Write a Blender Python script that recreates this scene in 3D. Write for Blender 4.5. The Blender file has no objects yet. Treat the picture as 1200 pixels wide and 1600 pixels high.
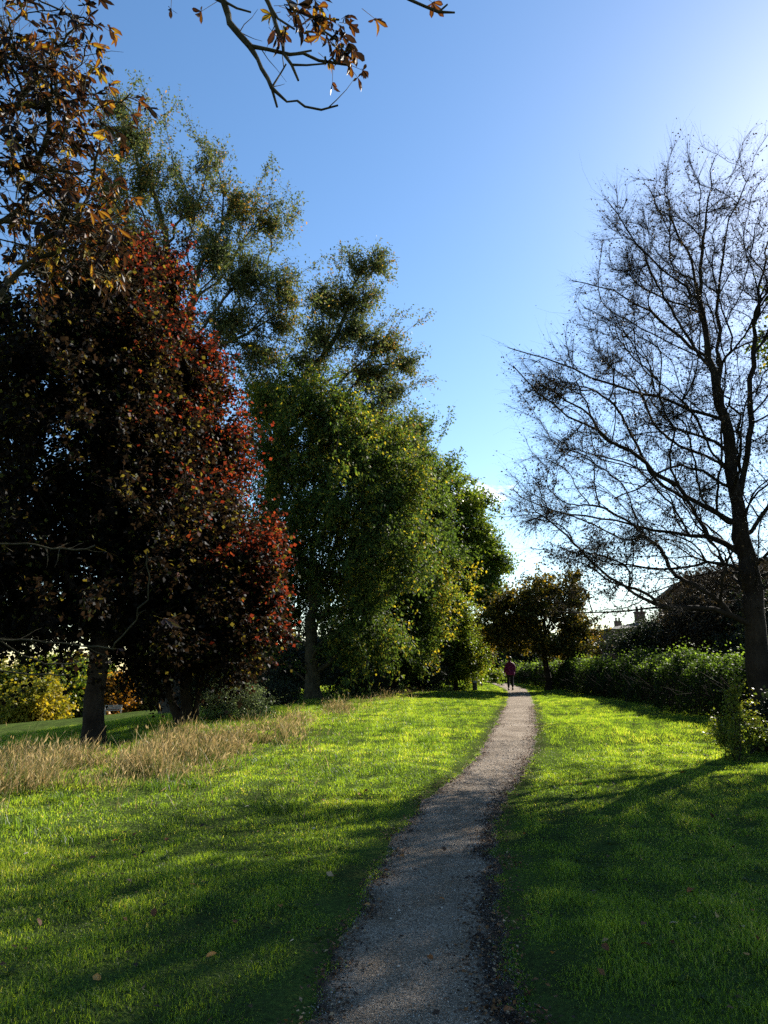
import bpy, bmesh, math, numpy as np
from mathutils import Vector, Matrix
sc = bpy.context.scene
COL = sc.collection
R = math.radians
# ------------------------------------------------------------------ camera geometry
F = 1110.0; PITCH = R(12.4); CAMZ = 1.6
CP, SP = math.cos(PITCH), math.sin(PITCH)
def ray(u, v):
    a = (u-600)/F; b = (800-v)/F
    return a, CP-b*SP, SP+b*CP
def P(u, v, D):
    a, f, w = ray(u, v); t = D/f
    return np.array([a*t, D, CAMZ+w*t])
def mpp(u, v, D):
    return D/ray(u, v)[1]/F
AZ, EL = R(40), R(32)
SUN = np.array([math.sin(AZ)*math.cos(EL), math.cos(AZ)*math.cos(EL), math.sin(EL)])

# ------------------------------------------------------------------ terrain
LY = [-80,-20,0,11,15,20,30,40,50,56,70,90,150,800]
LZ = [0,0,0,0,.12,.33,.42,.42,.62,.68,.3,-.5,-1.5,-1.5]
def smooth_interp(y, xs, zs):
    y = np.asarray(y, float); o = np.zeros_like(y)
    for d in (-3,-1.5,0,1.5,3): o += np.interp(y+d, xs, zs)
    return o/5
_edges = [(1600,480,820),(1500,530,792),(1400,567,777),(1300,625,770),(1250,668,783),(1225,698,805),(1204,727,817),
          (1183,744,829),(1162,758,835),(1142,769,839),(1121,779,837),(1100,791,834),(1083,794,828)]
_py, _pc, _pw = [], [], []
for v, a, b in _edges:
    D = 5.0
    for _ in range(60):
        _, f, w = ray(700, v)
        z = float(smooth_interp(D, LY, LZ))
        D = 0.5*D + 0.5*min(80, (CAMZ-z)*f/(-w))
    m = mpp(700, v, D)
    _py.append(D); _pc.append(((a+b)/2-600)*m); _pw.append((b-a)*m)
_py = [-20,-5]+_py+[41,50,60,75]
_pc = [-1.2,-.5]+_pc+[7.4,7.9,8.2,8.6]
_pw = [1.05,1.05]+_pw+[1.15,1.15,1.1,1.1]
_pw = [min(max(w,.95),1.25) for w in _pw]
def xp(y): return np.interp(y, _py, _pc)
def wp(y): return np.interp(y, _py, _pw)
_r = np.random.default_rng(3)
_wv = [(_r.uniform(0,6.28), l, _r.uniform(0,6.28), a) for l, a in
       [(.55,.003),(.7,.003),(.9,.004),(1.3,.005),(1.6,.006),(2.2,.007),(3.1,.009),(4.5,.012),(6.5,.018),(9.,.025)] for _k in range(2)]
def bump(x, y):
    o = 0
    for th, l, ph, a in _wv: o = o + a*np.sin((x*math.cos(th)+y*math.sin(th))*6.283/l+ph)
    return o
def softp(t, k=1.2): return np.log1p(np.exp(np.clip(t*k,-40,40)))/k
def T(x, y):
    x = np.asarray(x, float); y = np.asarray(y, float)
    s = x-xp(y)
    z = smooth_interp(y, LY, LZ)
    left = .17*softp(-s-10, .8); left = 6.5*(1-np.exp(-left/6.5))
    z = z - left
    right = .06*softp(s-1.2, 2.0); z = z + np.minimum(right, .5)*np.clip((60-y)/20,0,1)
    m = np.clip((np.abs(s)-wp(y)*.5)/.5, 0.12, 1)
    return z + bump(x, y)*m*np.clip(1.2-np.abs(y)/120,0.3,1)
def vnoise(x, y, seed=0, scale=1.0):
    r = np.random.default_rng(seed); o = 0
    for k in range(7):
        th = r.uniform(0,6.28); l = scale*r.uniform(.6,1.8); o = o+np.sin((x*math.cos(th)+y*math.sin(th))*6.283/l+r.uniform(0,6.28))
    return o/4.0

# ------------------------------------------------------------------ mesh helpers
def mesh_np(name, V, Q, mat=None, tint=None, smooth=False, sizes=None, parent=None, mats=None, midx=None):
    me = bpy.data.meshes.new(name)
    V = np.ascontiguousarray(V, np.float32); Q = np.ascontiguousarray(Q, np.int32)
    me.vertices.add(len(V)); me.vertices.foreach_set('co', V.ravel())
    n, k = Q.shape
    me.loops.add(n*k); me.loops.foreach_set('vertex_index', Q.ravel())
    me.polygons.add(n); me.polygons.foreach_set('loop_start', np.arange(n, dtype=np.int32)*k)
    if smooth: me.polygons.foreach_set('use_smooth', np.ones(n, bool))
    for m in (mats or ([mat] if mat else [])): me.materials.append(m)
    if midx is not None: me.polygons.foreach_set('material_index', np.ascontiguousarray(midx, np.int32))
    if tint is not None:
        a = me.attributes.new('tint', 'FLOAT', 'POINT'); a.data.foreach_set('value', np.ascontiguousarray(tint, np.float32))
    me.update(calc_edges=True)
    o = bpy.data.objects.new(name, me); COL.objects.link(o)
    if parent is not None: o.parent = parent
    return o
def bm_obj(name, bm, mat, parent=None, smooth=False):
    me = bpy.data.meshes.new(name); bmesh.ops.recalc_face_normals(bm, faces=bm.faces); bm.to_mesh(me); bm.free()
    if smooth:
        for p in me.polygons: p.use_smooth = True
    me.materials.append(mat)
    o = bpy.data.objects.new(name, me); COL.objects.link(o)
    if parent is not None: o.parent = parent
    return o
def box(bm, c, s, rz=0, bev=0):
    g = bmesh.ops.create_cube(bm, size=1)
    bmesh.ops.scale(bm, vec=s, verts=g['verts'])
    if bev:
        es = list({e for v in g['verts'] for e in v.link_edges}); r = bmesh.ops.bevel(bm, geom=es, offset=bev, segments=1, affect='EDGES'); vs = r['verts']
        vs = list(set(vs))
    else: vs = g['verts']
    if rz: bmesh.ops.rotate(bm, cent=(0,0,0), matrix=Matrix.Rotation(rz,3,'Z'), verts=vs)
    bmesh.ops.translate(bm, vec=c, verts=vs)
def tag(o, label=None, cat=None, group=None, kind=None):
    if label: o['label'] = label
    if cat: o['category'] = cat
    if group: o['group'] = group
    if kind: o['kind'] = kind
    return o
def empty(name, loc):
    o = bpy.data.objects.new(name, None); COL.objects.link(o); o.location = loc; o.empty_display_size = .2; return o
def nrm(a): return a/np.maximum(np.linalg.norm(a, axis=-1, keepdims=True), 1e-9)

def tubes(A, B, RA, RB, DA, DB, k):
    """frusta from A to B (n,3); rings oriented by DA, DB"""
    n = len(A)
    ref = np.array([.31,.87,.17]); ref /= np.linalg.norm(ref)
    th = np.arange(k)*2*math.pi/k
    def ring(C, Rr, Dr):
        s = np.cross(Dr, ref); bad = np.linalg.norm(s,axis=1) < .15
        s[bad] = np.cross(Dr[bad], [1,0,0]); s = nrm(s); t = nrm(np.cross(Dr, s))
        return C[:,None,:]+Rr[:,None,None]*(np.cos(th)[None,:,None]*s[:,None,:]+np.sin(th)[None,:,None]*t[:,None,:])
    V = np.concatenate([ring(A,RA,DA), ring(B,RB,DB)], 1).reshape(-1,3)
    b = (np.arange(n)*2*k)[:,None]; i = np.arange(k)[None,:]; j = (np.arange(k)+1)%k
    Q = np.stack([b+i, b+j[None,:], b+k+j[None,:], b+k+i], -1).reshape(-1,4)
    return V, Q
def join(parts):
    V, Q, off = [], [], 0
    for v, q in parts:
        if len(v) == 0: continue
        V.append(v); Q.append(q+off); off += len(v)
    return np.concatenate(V), np.concatenate(Q)
def leafquads(Pb, D, N, L, W, fold):
    S = nrm(np.cross(D, N)); N = nrm(np.cross(S, D))
    L = L[:,None]; W = W[:,None]
    v0 = Pb; v1 = Pb+D*L*.45+S*W*.5+N*W*fold; v2 = Pb+D*L; v3 = Pb+D*L*.45-S*W*.5+N*W*fold
    V = np.stack([v0,v1,v2,v3],1).reshape(-1,3); n = len(Pb)
    return V, np.arange(n*4).reshape(n,4)

# ------------------------------------------------------------------ materials
def newmat(name):
    m = bpy.data.materials.new(name); m.use_nodes = True; nt = m.node_tree; nt.nodes.clear()
    out = nt.nodes.new('ShaderNodeOutputMaterial'); return m, nt, out
def N(nt, t, **kw):
    n = nt.nodes.new(t)
    for k, v in kw.items():
        if k in n.inputs: n.inputs[k].default_value = v
        else: setattr(n, k, v)
    return n
def ramp(nt, stops, interp='LINEAR'):
    n = nt.nodes.new('ShaderNodeValToRGB'); n.color_ramp.interpolation = interp
    e = n.color_ramp.elements
    while len(e) < len(stops): e.new(.5)
    for i, (p, c) in enumerate(stops): e[i].position = p; e[i].color = (c[0],c[1],c[2],1)
    return n
def leafmat(name, stops, trans=.5, tgain=(1.4,1.4,.8), rough=.45, patch=0.0, pscale=.35, spec=.15):
    m, nt, out = newmat(name); lk = nt.links.new
    at = N(nt, 'ShaderNodeAttribute', attribute_name='tint')
    src = at.outputs['Fac']
    if patch:
        geo = N(nt, 'ShaderNodeTexCoord'); no = N(nt, 'ShaderNodeTexNoise', Scale=pscale, Detail=2.0)
        lk(geo.outputs['Object'], no.inputs['Vector'])
        mr = N(nt, 'ShaderNodeMapRange'); mr.inputs[1].default_value=.35; mr.inputs[2].default_value=.65
        mr.inputs[3].default_value=-patch; mr.inputs[4].default_value=patch; lk(no.outputs['Fac'], mr.inputs[0])
        ad = N(nt, 'ShaderNodeMath', operation='ADD', use_clamp=True); lk(src, ad.inputs[0]); lk(mr.outputs[0], ad.inputs[1]); src = ad.outputs[0]
    r = ramp(nt, stops); lk(src, r.inputs[0])
    b = N(nt, 'ShaderNodeBsdfPrincipled', Roughness=rough); b.inputs['Specular IOR Level'].default_value = spec
    lk(r.outputs[0], b.inputs['Base Color'])
    g = N(nt, 'ShaderNodeVectorMath', operation='MULTIPLY'); lk(r.outputs[0], g.inputs[0]); g.inputs[1].default_value = tgain
    tr = N(nt, 'ShaderNodeBsdfTranslucent'); lk(g.outputs[0], tr.inputs[0])
    mx = N(nt, 'ShaderNodeMixShader'); mx.inputs[0].default_value = trans
    lk(b.outputs[0], mx.inputs[1]); lk(tr.outputs[0], mx.inputs[2]); lk(mx.outputs[0], out.inputs[0])
    return m
def barkmat(name, c1, c2, scale=6, rough=.9):
    m, nt, out = newmat(name); lk = nt.links.new
    tc = N(nt,'ShaderNodeTexCoord'); mp = N(nt,'ShaderNodeMapping'); mp.inputs['Scale'].default_value=(1,1,.25); lk(tc.outputs['Object'], mp.inputs[0])
    no = N(nt,'ShaderNodeTexNoise', Scale=scale*3, Detail=6.0, Roughness=.7); lk(mp.outputs[0], no.inputs['Vector'])
    n2 = N(nt,'ShaderNodeTexNoise', Scale=scale*.4, Detail=3.0); lk(tc.outputs['Object'], n2.inputs['Vector'])
    ml = N(nt,'ShaderNodeMath', operation='MULTIPLY'); lk(no.outputs['Fac'], ml.inputs[0]); lk(n2.outputs['Fac'], ml.inputs[1])
    r = ramp(nt, [(.12,c1),(.42,c2)]); lk(ml.outputs[0], r.inputs[0])
    b = N(nt,'ShaderNodeBsdfPrincipled', Roughness=rough); b.inputs['Specular IOR Level'].default_value=.12; lk(r.outputs[0], b.inputs['Base Color'])
    bp = N(nt,'ShaderNodeBump', Strength=.8, Distance=.03); lk(no.outputs['Fac'], bp.inputs['Height']); lk(bp.outputs[0], b.inputs['Normal'])
    lk(b.outputs[0], out.inputs[0]); return m
def plainmat(name, c1, c2=None, scale=8, rough=.7, spec=.3, bump_=.2, metal=0):
    m, nt, out = newmat(name); lk = nt.links.new
    tc = N(nt,'ShaderNodeTexCoord'); no = N(nt,'ShaderNodeTexNoise', Scale=scale, Detail=5.0); lk(tc.outputs['Object'], no.inputs['Vector'])
    r = ramp(nt, [(.35,c1),(.65,c2 or tuple(x*.7 for x in c1))]); lk(no.outputs['Fac'], r.inputs[0])
    b = N(nt,'ShaderNodeBsdfPrincipled', Roughness=rough, Metallic=metal); b.inputs['Specular IOR Level'].default_value=spec
    lk(r.outputs[0], b.inputs['Base Color'])
    if bump_:
        bp = N(nt,'ShaderNodeBump', Strength=bump_, Distance=.02); lk(no.outputs['Fac'], bp.inputs['Height']); lk(bp.outputs[0], b.inputs['Normal'])
    lk(b.outputs[0], out.inputs[0]); return m

M = {}
M['bark_dark'] = barkmat('bark_dark', (.010,.007,.005), (.038,.029,.020))
M['bark_grey'] = barkmat('bark_grey', (.022,.02,.015), (.09,.08,.06))
M['bark_moss'] = barkmat('bark_moss', (.02,.018,.010), (.08,.07,.04), 8)
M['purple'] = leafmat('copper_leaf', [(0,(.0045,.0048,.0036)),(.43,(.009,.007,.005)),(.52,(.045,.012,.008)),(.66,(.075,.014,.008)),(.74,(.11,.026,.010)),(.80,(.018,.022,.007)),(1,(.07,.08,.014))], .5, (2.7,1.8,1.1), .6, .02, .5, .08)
M['tallleaf'] = leafmat('willow_leaf', [(0,(.04,.06,.028)),(.6,(.085,.105,.045)),(.9,(.14,.13,.04)),(1,(.34,.17,.035))], .45, (1.4,1.4,.8), .6, .10, .4, .08)
M['greenleaf'] = leafmat('hornbeam_leaf', [(0,(.03,.055,.02)),(.55,(.06,.095,.025)),(.88,(.11,.13,.03)),(1,(.32,.24,.03))], .48, (1.6,1.6,.6), .6, .12, .5, .08)
M['yellowgreen'] = leafmat('field_maple_leaf', [(0,(.05,.085,.02)),(.5,(.09,.13,.025)),(.85,(.17,.18,.03)),(1,(.34,.28,.03))], .55, (1.5,1.5,.5), .4, .15, .6)
M['brownleaf'] = leafmat('lime_leaf', [(0,(.025,.030,.010)),(.5,(.05,.052,.014)),(.82,(.10,.085,.016)),(1,(.38,.25,.03))], .45, (1.4,1.3,.6), .6, .12, .8, .12)
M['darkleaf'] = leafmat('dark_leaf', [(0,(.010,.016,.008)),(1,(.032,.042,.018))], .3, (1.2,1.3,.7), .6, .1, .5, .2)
M['bareleaf'] = leafmat('withered_leaf', [(0,(.025,.02,.014)),(1,(.07,.055,.03))], .3, (1.2,1.1,.8), .6)
M['chestnutleaf'] = leafmat('chestnut_leaf', [(0,(.008,.006,.005)),(.50,(.020,.011,.008)),(.70,(.06,.022,.010)),(.84,(.14,.065,.012)),(1,(.28,.24,.03))], .40, (1.7,1.4,.8), .55, .1, 2.5, .25)
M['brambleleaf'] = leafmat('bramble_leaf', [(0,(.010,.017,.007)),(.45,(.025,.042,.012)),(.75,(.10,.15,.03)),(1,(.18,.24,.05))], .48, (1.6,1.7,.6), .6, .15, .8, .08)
M['farleaf_yellow'] = leafmat('yellow_autumn_leaf', [(0,(.06,.09,.015)),(.55,(.16,.16,.02)),(1,(.36,.27,.03))], .45, (1.5,1.4,.5), .5, .25, .25)
M['farleaf_orange'] = leafmat('orange_autumn_leaf', [(0,(.10,.06,.012)),(.6,(.26,.13,.018)),(1,(.44,.22,.03))], .45, (1.5,1.3,.5), .5, .15, .4)
M['shrubleaf'] = leafmat('shrub_leaf', [(0,(.07,.10,.05)),(.6,(.12,.16,.08)),(1,(.2,.24,.12))], .45, (1.3,1.3,.8), .4, .1, .8)
M['fallen'] = leafmat('fallen_leaf', [(0,(.12,.05,.02)),(.35,(.30,.11,.03)),(.6,(.42,.20,.05)),(.8,(.35,.27,.14)),(1,(.5,.44,.34))], .25, (1.3,1.1,.8), .6)
M['grass'] = leafmat('grass_blade', [(0,(.024,.046,.017)),(.42,(.088,.140,.028)),(.80,(.175,.232,.038)),(.94,(.24,.26,.06)),(.97,(.26,.24,.08)),(1,(.38,.33,.17))], .60, (2.35,2.35,.55), .45, .14, .5, .32)
M['dry'] = leafmat('dry_grass_blade', [(0,(.06,.10,.015)),(.22,(.10,.12,.03)),(.35,(.19,.145,.06)),(.7,(.30,.225,.105)),(1,(.46,.36,.19))], .4, (1.2,1.1,.9), .55, .12, .6)

# ground
m, nt, out = newmat('lawn_soil'); lk = nt.links.new
tc = N(nt,'ShaderNodeTexCoord'); n1 = N(nt,'ShaderNodeTexNoise', Scale=.9, Detail=6.0); n2 = N(nt,'ShaderNodeTexNoise', Scale=30., Detail=4.0)
lk(tc.outputs['Object'], n1.inputs['Vector']); lk(tc.outputs['Object'], n2.inputs['Vector'])
mm = N(nt,'ShaderNodeMath', operation='MULTIPLY'); lk(n1.outputs['Fac'], mm.inputs[0]); lk(n2.outputs['Fac'], mm.inputs[1])
r = ramp(nt, [(.12,(.030,.036,.014)),(.26,(.05,.072,.018)),(.42,(.08,.115,.022))]); lk(mm.outputs[0], r.inputs[0])
b = N(nt,'ShaderNodeBsdfPrincipled', Roughness=.95); lk(r.outputs[0], b.inputs['Base Color']); b.inputs['Specular IOR Level'].default_value=.0
bp = N(nt,'ShaderNodeBump', Strength=1., Distance=.05); lk(n2.outputs['Fac'], bp.inputs['Height']); lk(bp.outputs[0], b.inputs['Normal'])
lk(b.outputs[0], out.inputs[0]); M['ground'] = m
# gravel path
m, nt, out = newmat('gravel_path'); lk = nt.links.new
tc = N(nt,'ShaderNodeTexCoord')
v1 = N(nt,'ShaderNodeTexVoronoi', Scale=130.); lk(tc.outputs['Object'], v1.inputs['Vector'])
v2 = N(nt,'ShaderNodeTexVoronoi', Scale=38.); lk(tc.outputs['Object'], v2.inputs['Vector'])
n1 = N(nt,'ShaderNodeTexNoise', Scale=1.6, Detail=6.0, Roughness=.65); lk(tc.outputs['Object'], n1.inputs['Vector'])
r1 = ramp(nt, [(0,(.10,.072,.048)),(.4,(.205,.158,.112)),(.8,(.31,.245,.175)),(1,(.43,.36,.275))]); sx = N(nt,'ShaderNodeSeparateColor'); lk(v1.outputs['Color'], sx.inputs[0]); lk(sx.outputs[0], r1.inputs[0])
r2 = ramp(nt, [(.28,(.34,.28,.22)),(.45,(.72,.68,.62)),(.62,(1.0,1.0,1.0))]); lk(n1.outputs['Fac'], r2.inputs[0])
mc = N(nt,'ShaderNodeMix', data_type='RGBA', blend_type='MULTIPLY'); mc.inputs[0].default_value=1; lk(r1.outputs[0], mc.inputs[6]); lk(r2.outputs[0], mc.inputs[7])
at = N(nt,'ShaderNodeAttribute', attribute_name='tint')   # 1 = soil at the verge
ad = N(nt,'ShaderNodeMath', operation='MULTIPLY_ADD'); lk(n1.outputs['Fac'], ad.inputs[0]); ad.inputs[1].default_value=.9; lk(at.outputs['Fac'], ad.inputs[2])
r3 = ramp(nt, [(.75,(0,0,0)),(1.0,(1,1,1))]); lk(ad.outputs[0], r3.inputs[0])
ms = N(nt,'ShaderNodeMix', data_type='RGBA'); lk(r3.outputs[0], ms.inputs[0]); lk(mc.outputs[2], ms.inputs[6]); ms.inputs[7].default_value=(.035,.026,.017,1)
b = N(nt,'ShaderNodeBsdfPrincipled', Roughness=.8); lk(ms.outputs[2], b.inputs['Base Color']); b.inputs['Specular IOR Level'].default_value=.12
h = N(nt,'ShaderNodeMath', operation='ADD'); lk(v1.outputs['Distance'], h.inputs[0]); lk(v2.outputs['Distance'], h.inputs[1])
bp = N(nt,'ShaderNodeBump', Strength=1., Distance=-.010); lk(h.outputs[0], bp.inputs['Height']); lk(bp.outputs[0], b.inputs['Normal'])
lk(b.outputs[0], out.inputs[0]); M['path'] = m
M['stone'] = leafmat('pebble', [(0,(.08,.065,.05)),(.6,(.19,.16,.13)),(1,(.42,.38,.33))], 0, (1,1,1), .7, spec=.12)

# ------------------------------------------------------------------ world + sun
w = bpy.data.worlds.new('World'); sc.world = w; w.use_nodes = True; nt = w.node_tree; nt.nodes.clear(); lk = nt.links.new
wo = N(nt,'ShaderNodeOutputWorld'); bg = N(nt,'ShaderNodeBackground'); lk(bg.outputs[0], wo.inputs[0])
sky = nt.nodes.new('ShaderNodeTexSky'); sky.sky_type='NISHITA'; sky.sun_disc=False
sky.sun_elevation = EL; sky.sun_rotation = AZ; sky.air_density=1.0; sky.dust_density=.19; sky.ozone_density=.6; sky.altitude=50
bg.inputs[1].default_value = .076
# small wisps of cloud low above the trees
tc = N(nt,'ShaderNodeTexCoord'); dx, dy, dz = ray(735, 775); dd = np.array([dx,dy,dz]); dd /= np.linalg.norm(dd)
sb = N(nt,'ShaderNodeVectorMath', operation='SUBTRACT'); lk(tc.outputs['Generated'], sb.inputs[0]); sb.inputs[1].default_value = tuple(dd)
ms_ = N(nt,'ShaderNodeVectorMath', operation='MULTIPLY'); lk(sb.outputs[0], ms_.inputs[0]); ms_.inputs[1].default_value=(13,13,42)
ln = N(nt,'ShaderNodeVectorMath', operation='LENGTH'); lk(ms_.outputs[0], ln.inputs[0])
mpn = N(nt,'ShaderNodeMapping'); mpn.inputs['Scale'].default_value=(1,1,2.2); lk(tc.outputs['Generated'], mpn.inputs[0])
cn = N(nt,'ShaderNodeTexNoise', Scale=26., Detail=7.0, Roughness=.6); lk(mpn.outputs[0], cn.inputs['Vector'])
q = N(nt,'ShaderNodeMath', operation='MULTIPLY_ADD'); lk(ln.outputs['Value'], q.inputs[0]); q.inputs[1].default_value=-.42; lk(cn.outputs['Fac'], q.inputs[2])
cr = ramp(nt, [(.16,(0,0,0)),(.42,(.75,.75,.75))]); lk(q.outputs[0], cr.inputs[0])
mxc = N(nt,'ShaderNodeMix', data_type='RGBA'); lk(cr.outputs[0], mxc.inputs[0]); lk(sky.outputs[0], mxc.inputs[6]); mxc.inputs[7].default_value=(11,11.3,12,1)
hsv = N(nt,'ShaderNodeHueSaturation', Saturation=1.22, Value=1.0); lk(mxc.outputs[2], hsv.inputs['Color']); lk(hsv.outputs[0], bg.inputs[0])
sl = bpy.data.lights.new('sun','SUN'); sl.energy = 5.0; sl.angle = R(.53); sl.color=(1,.93,.82)
so = bpy.data.objects.new('sun', sl); COL.objects.link(so); so.rotation_euler = Vector(-SUN).to_track_quat('-Z','Y').to_euler(); so.location=(20,25,30)
cam = bpy.data.cameras.new('camera'); co = bpy.data.objects.new('camera', cam); COL.objects.link(co)
co.location=(0,0,CAMZ); co.rotation_euler=(math.pi/2+PITCH,0,0); cam.sensor_fit='VERTICAL'; cam.sensor_height=24; cam.lens = 24*F/1600
cam.clip_end=3000; cam.clip_start=.05; sc.camera = co
sc.view_settings.view_transform='Standard'; sc.view_settings.look='None'; sc.view_settings.exposure=1.5; sc.view_settings.gamma=1
sc.cycles.use_denoising=False; sc.cycles.max_bounces=7; sc.cycles.diffuse_bounces=3; sc.cycles.transmission_bounces=5; sc.cycles.glossy_bounces=2; sc.cycles.transparent_max_bounces=4

# ------------------------------------------------------------------ ground + path
xs = np.concatenate([-14-np.geomspace(.4,700,45)[::-1], np.arange(-14,14.01,.2), 14+np.geomspace(.4,700,45)])
ys = np.concatenate([-2-np.geomspace(.4,80,20)[::-1], np.arange(-2,60.01,.2), 60+np.geomspace(.4,900,45)])
X, Y = np.meshgrid(xs, ys); Z = T(X, Y)
s = np.abs(X-xp(Y)); hw = wp(Y)/2
Z = Z - .05*np.clip((hw-s+.02)/.15,0,1)
nx, ny = len(xs), len(ys); idx = np.arange(nx*ny).reshape(ny,nx)
Q = np.stack([idx[:-1,:-1],idx[:-1,1:],idx[1:,1:],idx[1:,:-1]],-1).reshape(-1,4)
tag(mesh_np('lawn_ground', np.stack([X,Y,Z],-1).reshape(-1,3), Q, M['ground'], smooth=True), kind='structure')
ys = np.arange(-3,72,.08); cols = np.linspace(-1,1,15)
rr = np.random.default_rng(5)
en = lambda y, sd: .07*vnoise(y, y*0, sd, .9)+.05*vnoise(y, y*0, sd+1, .3)+.015*vnoise(y, y*0, sd+2, .1)
def edge(y, side): return wp(y)/2 + en(y, 21 if side<0 else 31)
Yp, C = np.meshgrid(ys, cols, indexing='ij')
eo = np.where(C<0, edge(Yp,-1), edge(Yp,1))+.10
Xp = xp(Yp)+C*eo
Zp = T(Xp,Yp) - .012 - .03*np.clip((np.abs(C)-.86)/.14,0,1) + .012*(1-C**2)
tt = np.clip((np.abs(C)*eo-(eo-.24))/.22,0,1)*.75 + np.where(C>0.35,.55*np.clip((C-.35)/.4,0,1)*np.clip((15-Yp)/8,0,1),0)
n1_, n2_ = Yp.shape; idx = np.arange(n1_*n2_).reshape(n1_,n2_)
Q = np.stack([idx[:-1,:-1],idx[:-1,1:],idx[1:,1:],idx[1:,:-1]],-1).reshape(-1,4)
tag(mesh_np('path', np.stack([Xp,Yp,Zp],-1).reshape(-1,3), Q, M['path'], tint=tt.ravel(), smooth=True), kind='structure')
def path_z(x, y):
    c = (x-xp(y))/(wp(y)/2+.1); return T(x,y)-.012+.012*(1-np.clip(c,-1,1)**2)
# loose pebbles
rr = np.random.default_rng(8); n = 42000
y = 2.4+ (rr.random(n)**1.7)*13; c = rr.uniform(-1,1,n); x = xp(y)+c*(wp(y)/2+.03)
sz = rr.uniform(.0014,.0036,n)*(1+y*.06)*np.where(rr.random(n)<.02,2.4,1)
base = np.array([[1,0,0],[0,1,0],[-1,0,0],[0,-1,0],[0,0,.7],[0,0,-.7]])
a = rr.uniform(0,6.28,n); ca, sa = np.cos(a), np.sin(a)
st = rr.uniform(.6,1.4,(n,1,3))*base[None]*sz[:,None,None]
vx = st[...,0]*ca[:,None]-st[...,1]*sa[:,None]+x[:,None]; vy = st[...,0]*sa[:,None]+st[...,1]*ca[:,None]+y[:,None]; vz = st[...,2]+path_z(x,y)[:,None]+sz[:,None]*.3
tri = np.array([[0,1,4],[1,2,4],[2,3,4],[3,0,4],[1,0,5],[2,1,5],[3,2,5],[0,3,5]])
Q = (np.arange(n)[:,None,None]*6+tri[None]).reshape(-1,3)
tag(mesh_np('gravel', np.stack([vx,vy,vz],-1).reshape(-1,3), Q, M['stone'], tint=np.repeat(rr.random(n),6)), 'loose pale grit and gravel on the path surface', 'gravel', kind='stuff')

# ------------------------------------------------------------------ lawn grass
def blades(x, y, h, wd, lean, seg2, rr, tint):
    n = len(x); z = T(x,y)-.012
    a = rr.uniform(0,6.28,n); sx_, sy_ = np.cos(a)*wd/2, np.sin(a)*wd/2
    la = rr.uniform(0,6.28,n); lx, ly = np.cos(la)*h*lean, np.sin(la)*h*lean
    b0 = np.stack([x-sx_,y-sy_,z],-1); b1 = np.stack([x+sx_,y+sy_,z],-1)
    if seg2:
        m0 = np.stack([x-sx_*.8+lx*.3,y-sy_*.8+ly*.3,z+h*.62],-1); m1 = np.stack([x+sx_*.8+lx*.3,y+sy_*.8+ly*.3,z+h*.62],-1)
        t0 = np.stack([x-sx_*.12+lx,y-sy_*.12+ly,z+h*(1-.25*lean)],-1); t1 = np.stack([x+sx_*.12+lx,y+sy_*.12+ly,z+h*(1-.25*lean)],-1)
        V = np.stack([b0,b1,m1,m0,t1,t0],1).reshape(-1,3); i = np.arange(n)[:,None]*6
        Q = np.concatenate([i+np.array([[0,1,2,3]]), i+np.array([[3,2,4,5]])]); k = 6
    else:
        t0 = np.stack([x-sx_*.25+lx,y-sy_*.25+ly,z+h],-1); t1 = np.stack([x+sx_*.25+lx,y+sy_*.25+ly,z+h],-1)
        V = np.stack([b0,b1,t1,t0],1).reshape(-1,3); Q = np.arange(n)[:,None]*4+np.arange(4)[None]; k = 4
    return V, Q, np.repeat(tint, k)
rr = np.random.default_rng(11)
parts, tints = [], []
for (y0,y1,dens,wd,h0,seg2) in [(2.2,7,6500,.0048,.044,True),(7,14,2900,.0066,.043,True),(14,30,1500,.010,.045,False),(30,58,520,.019,.05,False)]:
    xw = .62*y1+1.2
    xl, xr = -min(xw, 13), min(xw, 10.5)
    n = int((xr-xl)*(y1-y0)*dens); x = rr.uniform(xl,xr,n); y = rr.uniform(y0,y1,n)
    keep = np.abs(x) < .62*y+1.2
    sgn = x-xp(y); e = np.where(sgn<0, edge(y,-1), edge(y,1))
    keep &= (np.abs(sgn) > e+rr.normal(0,.03,n))
    # thin, worn patches
    wear = vnoise(x,y,41,1.1)
    keep &= rr.random(n) < np.clip(1.1-.4*np.clip(wear-.75,0,1),.6,1)
    keep_ix = np.where(keep)[0]; x, y = x[keep], y[keep]; n = len(x); sgn = x-xp(y)
    cl = .5+.5*vnoise(x,y,51,.45); big = .5+.5*vnoise(x,y,61,2.6)
    h = h0*(.5+.75*np.clip(cl,0,1.2))*(.75+.5*np.clip(big,0,1))*rr.uniform(.6,1.4,n)
    near_edge = np.clip((np.abs(sgn)-wp(y)/2)/.35,0.35,1); h *= near_edge
    left = np.clip((-sgn-5.2)/2.5,0,1); h *= 1+1.1*left*rr.uniform(.5,1.2,n)
    tint = np.clip(.42+.34*(cl-.5)+.22*(big-.5)+rr.normal(0,.20,n),0,.93); tint = np.where(rr.random(n)<.03+.05*np.clip(wear[keep_ix]-.3,0,1),rr.uniform(.96,1,n),tint)
    V,Q_,t_ = blades(x,y,h,wd*rr.uniform(.7,1.3,n),rr.uniform(.1,.95,n),seg2,rr,tint)
    if not seg2: parts.append((V,Q_)); tints.append(t_)
    else: parts.append((V,Q_)); tints.append(t_)
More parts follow.
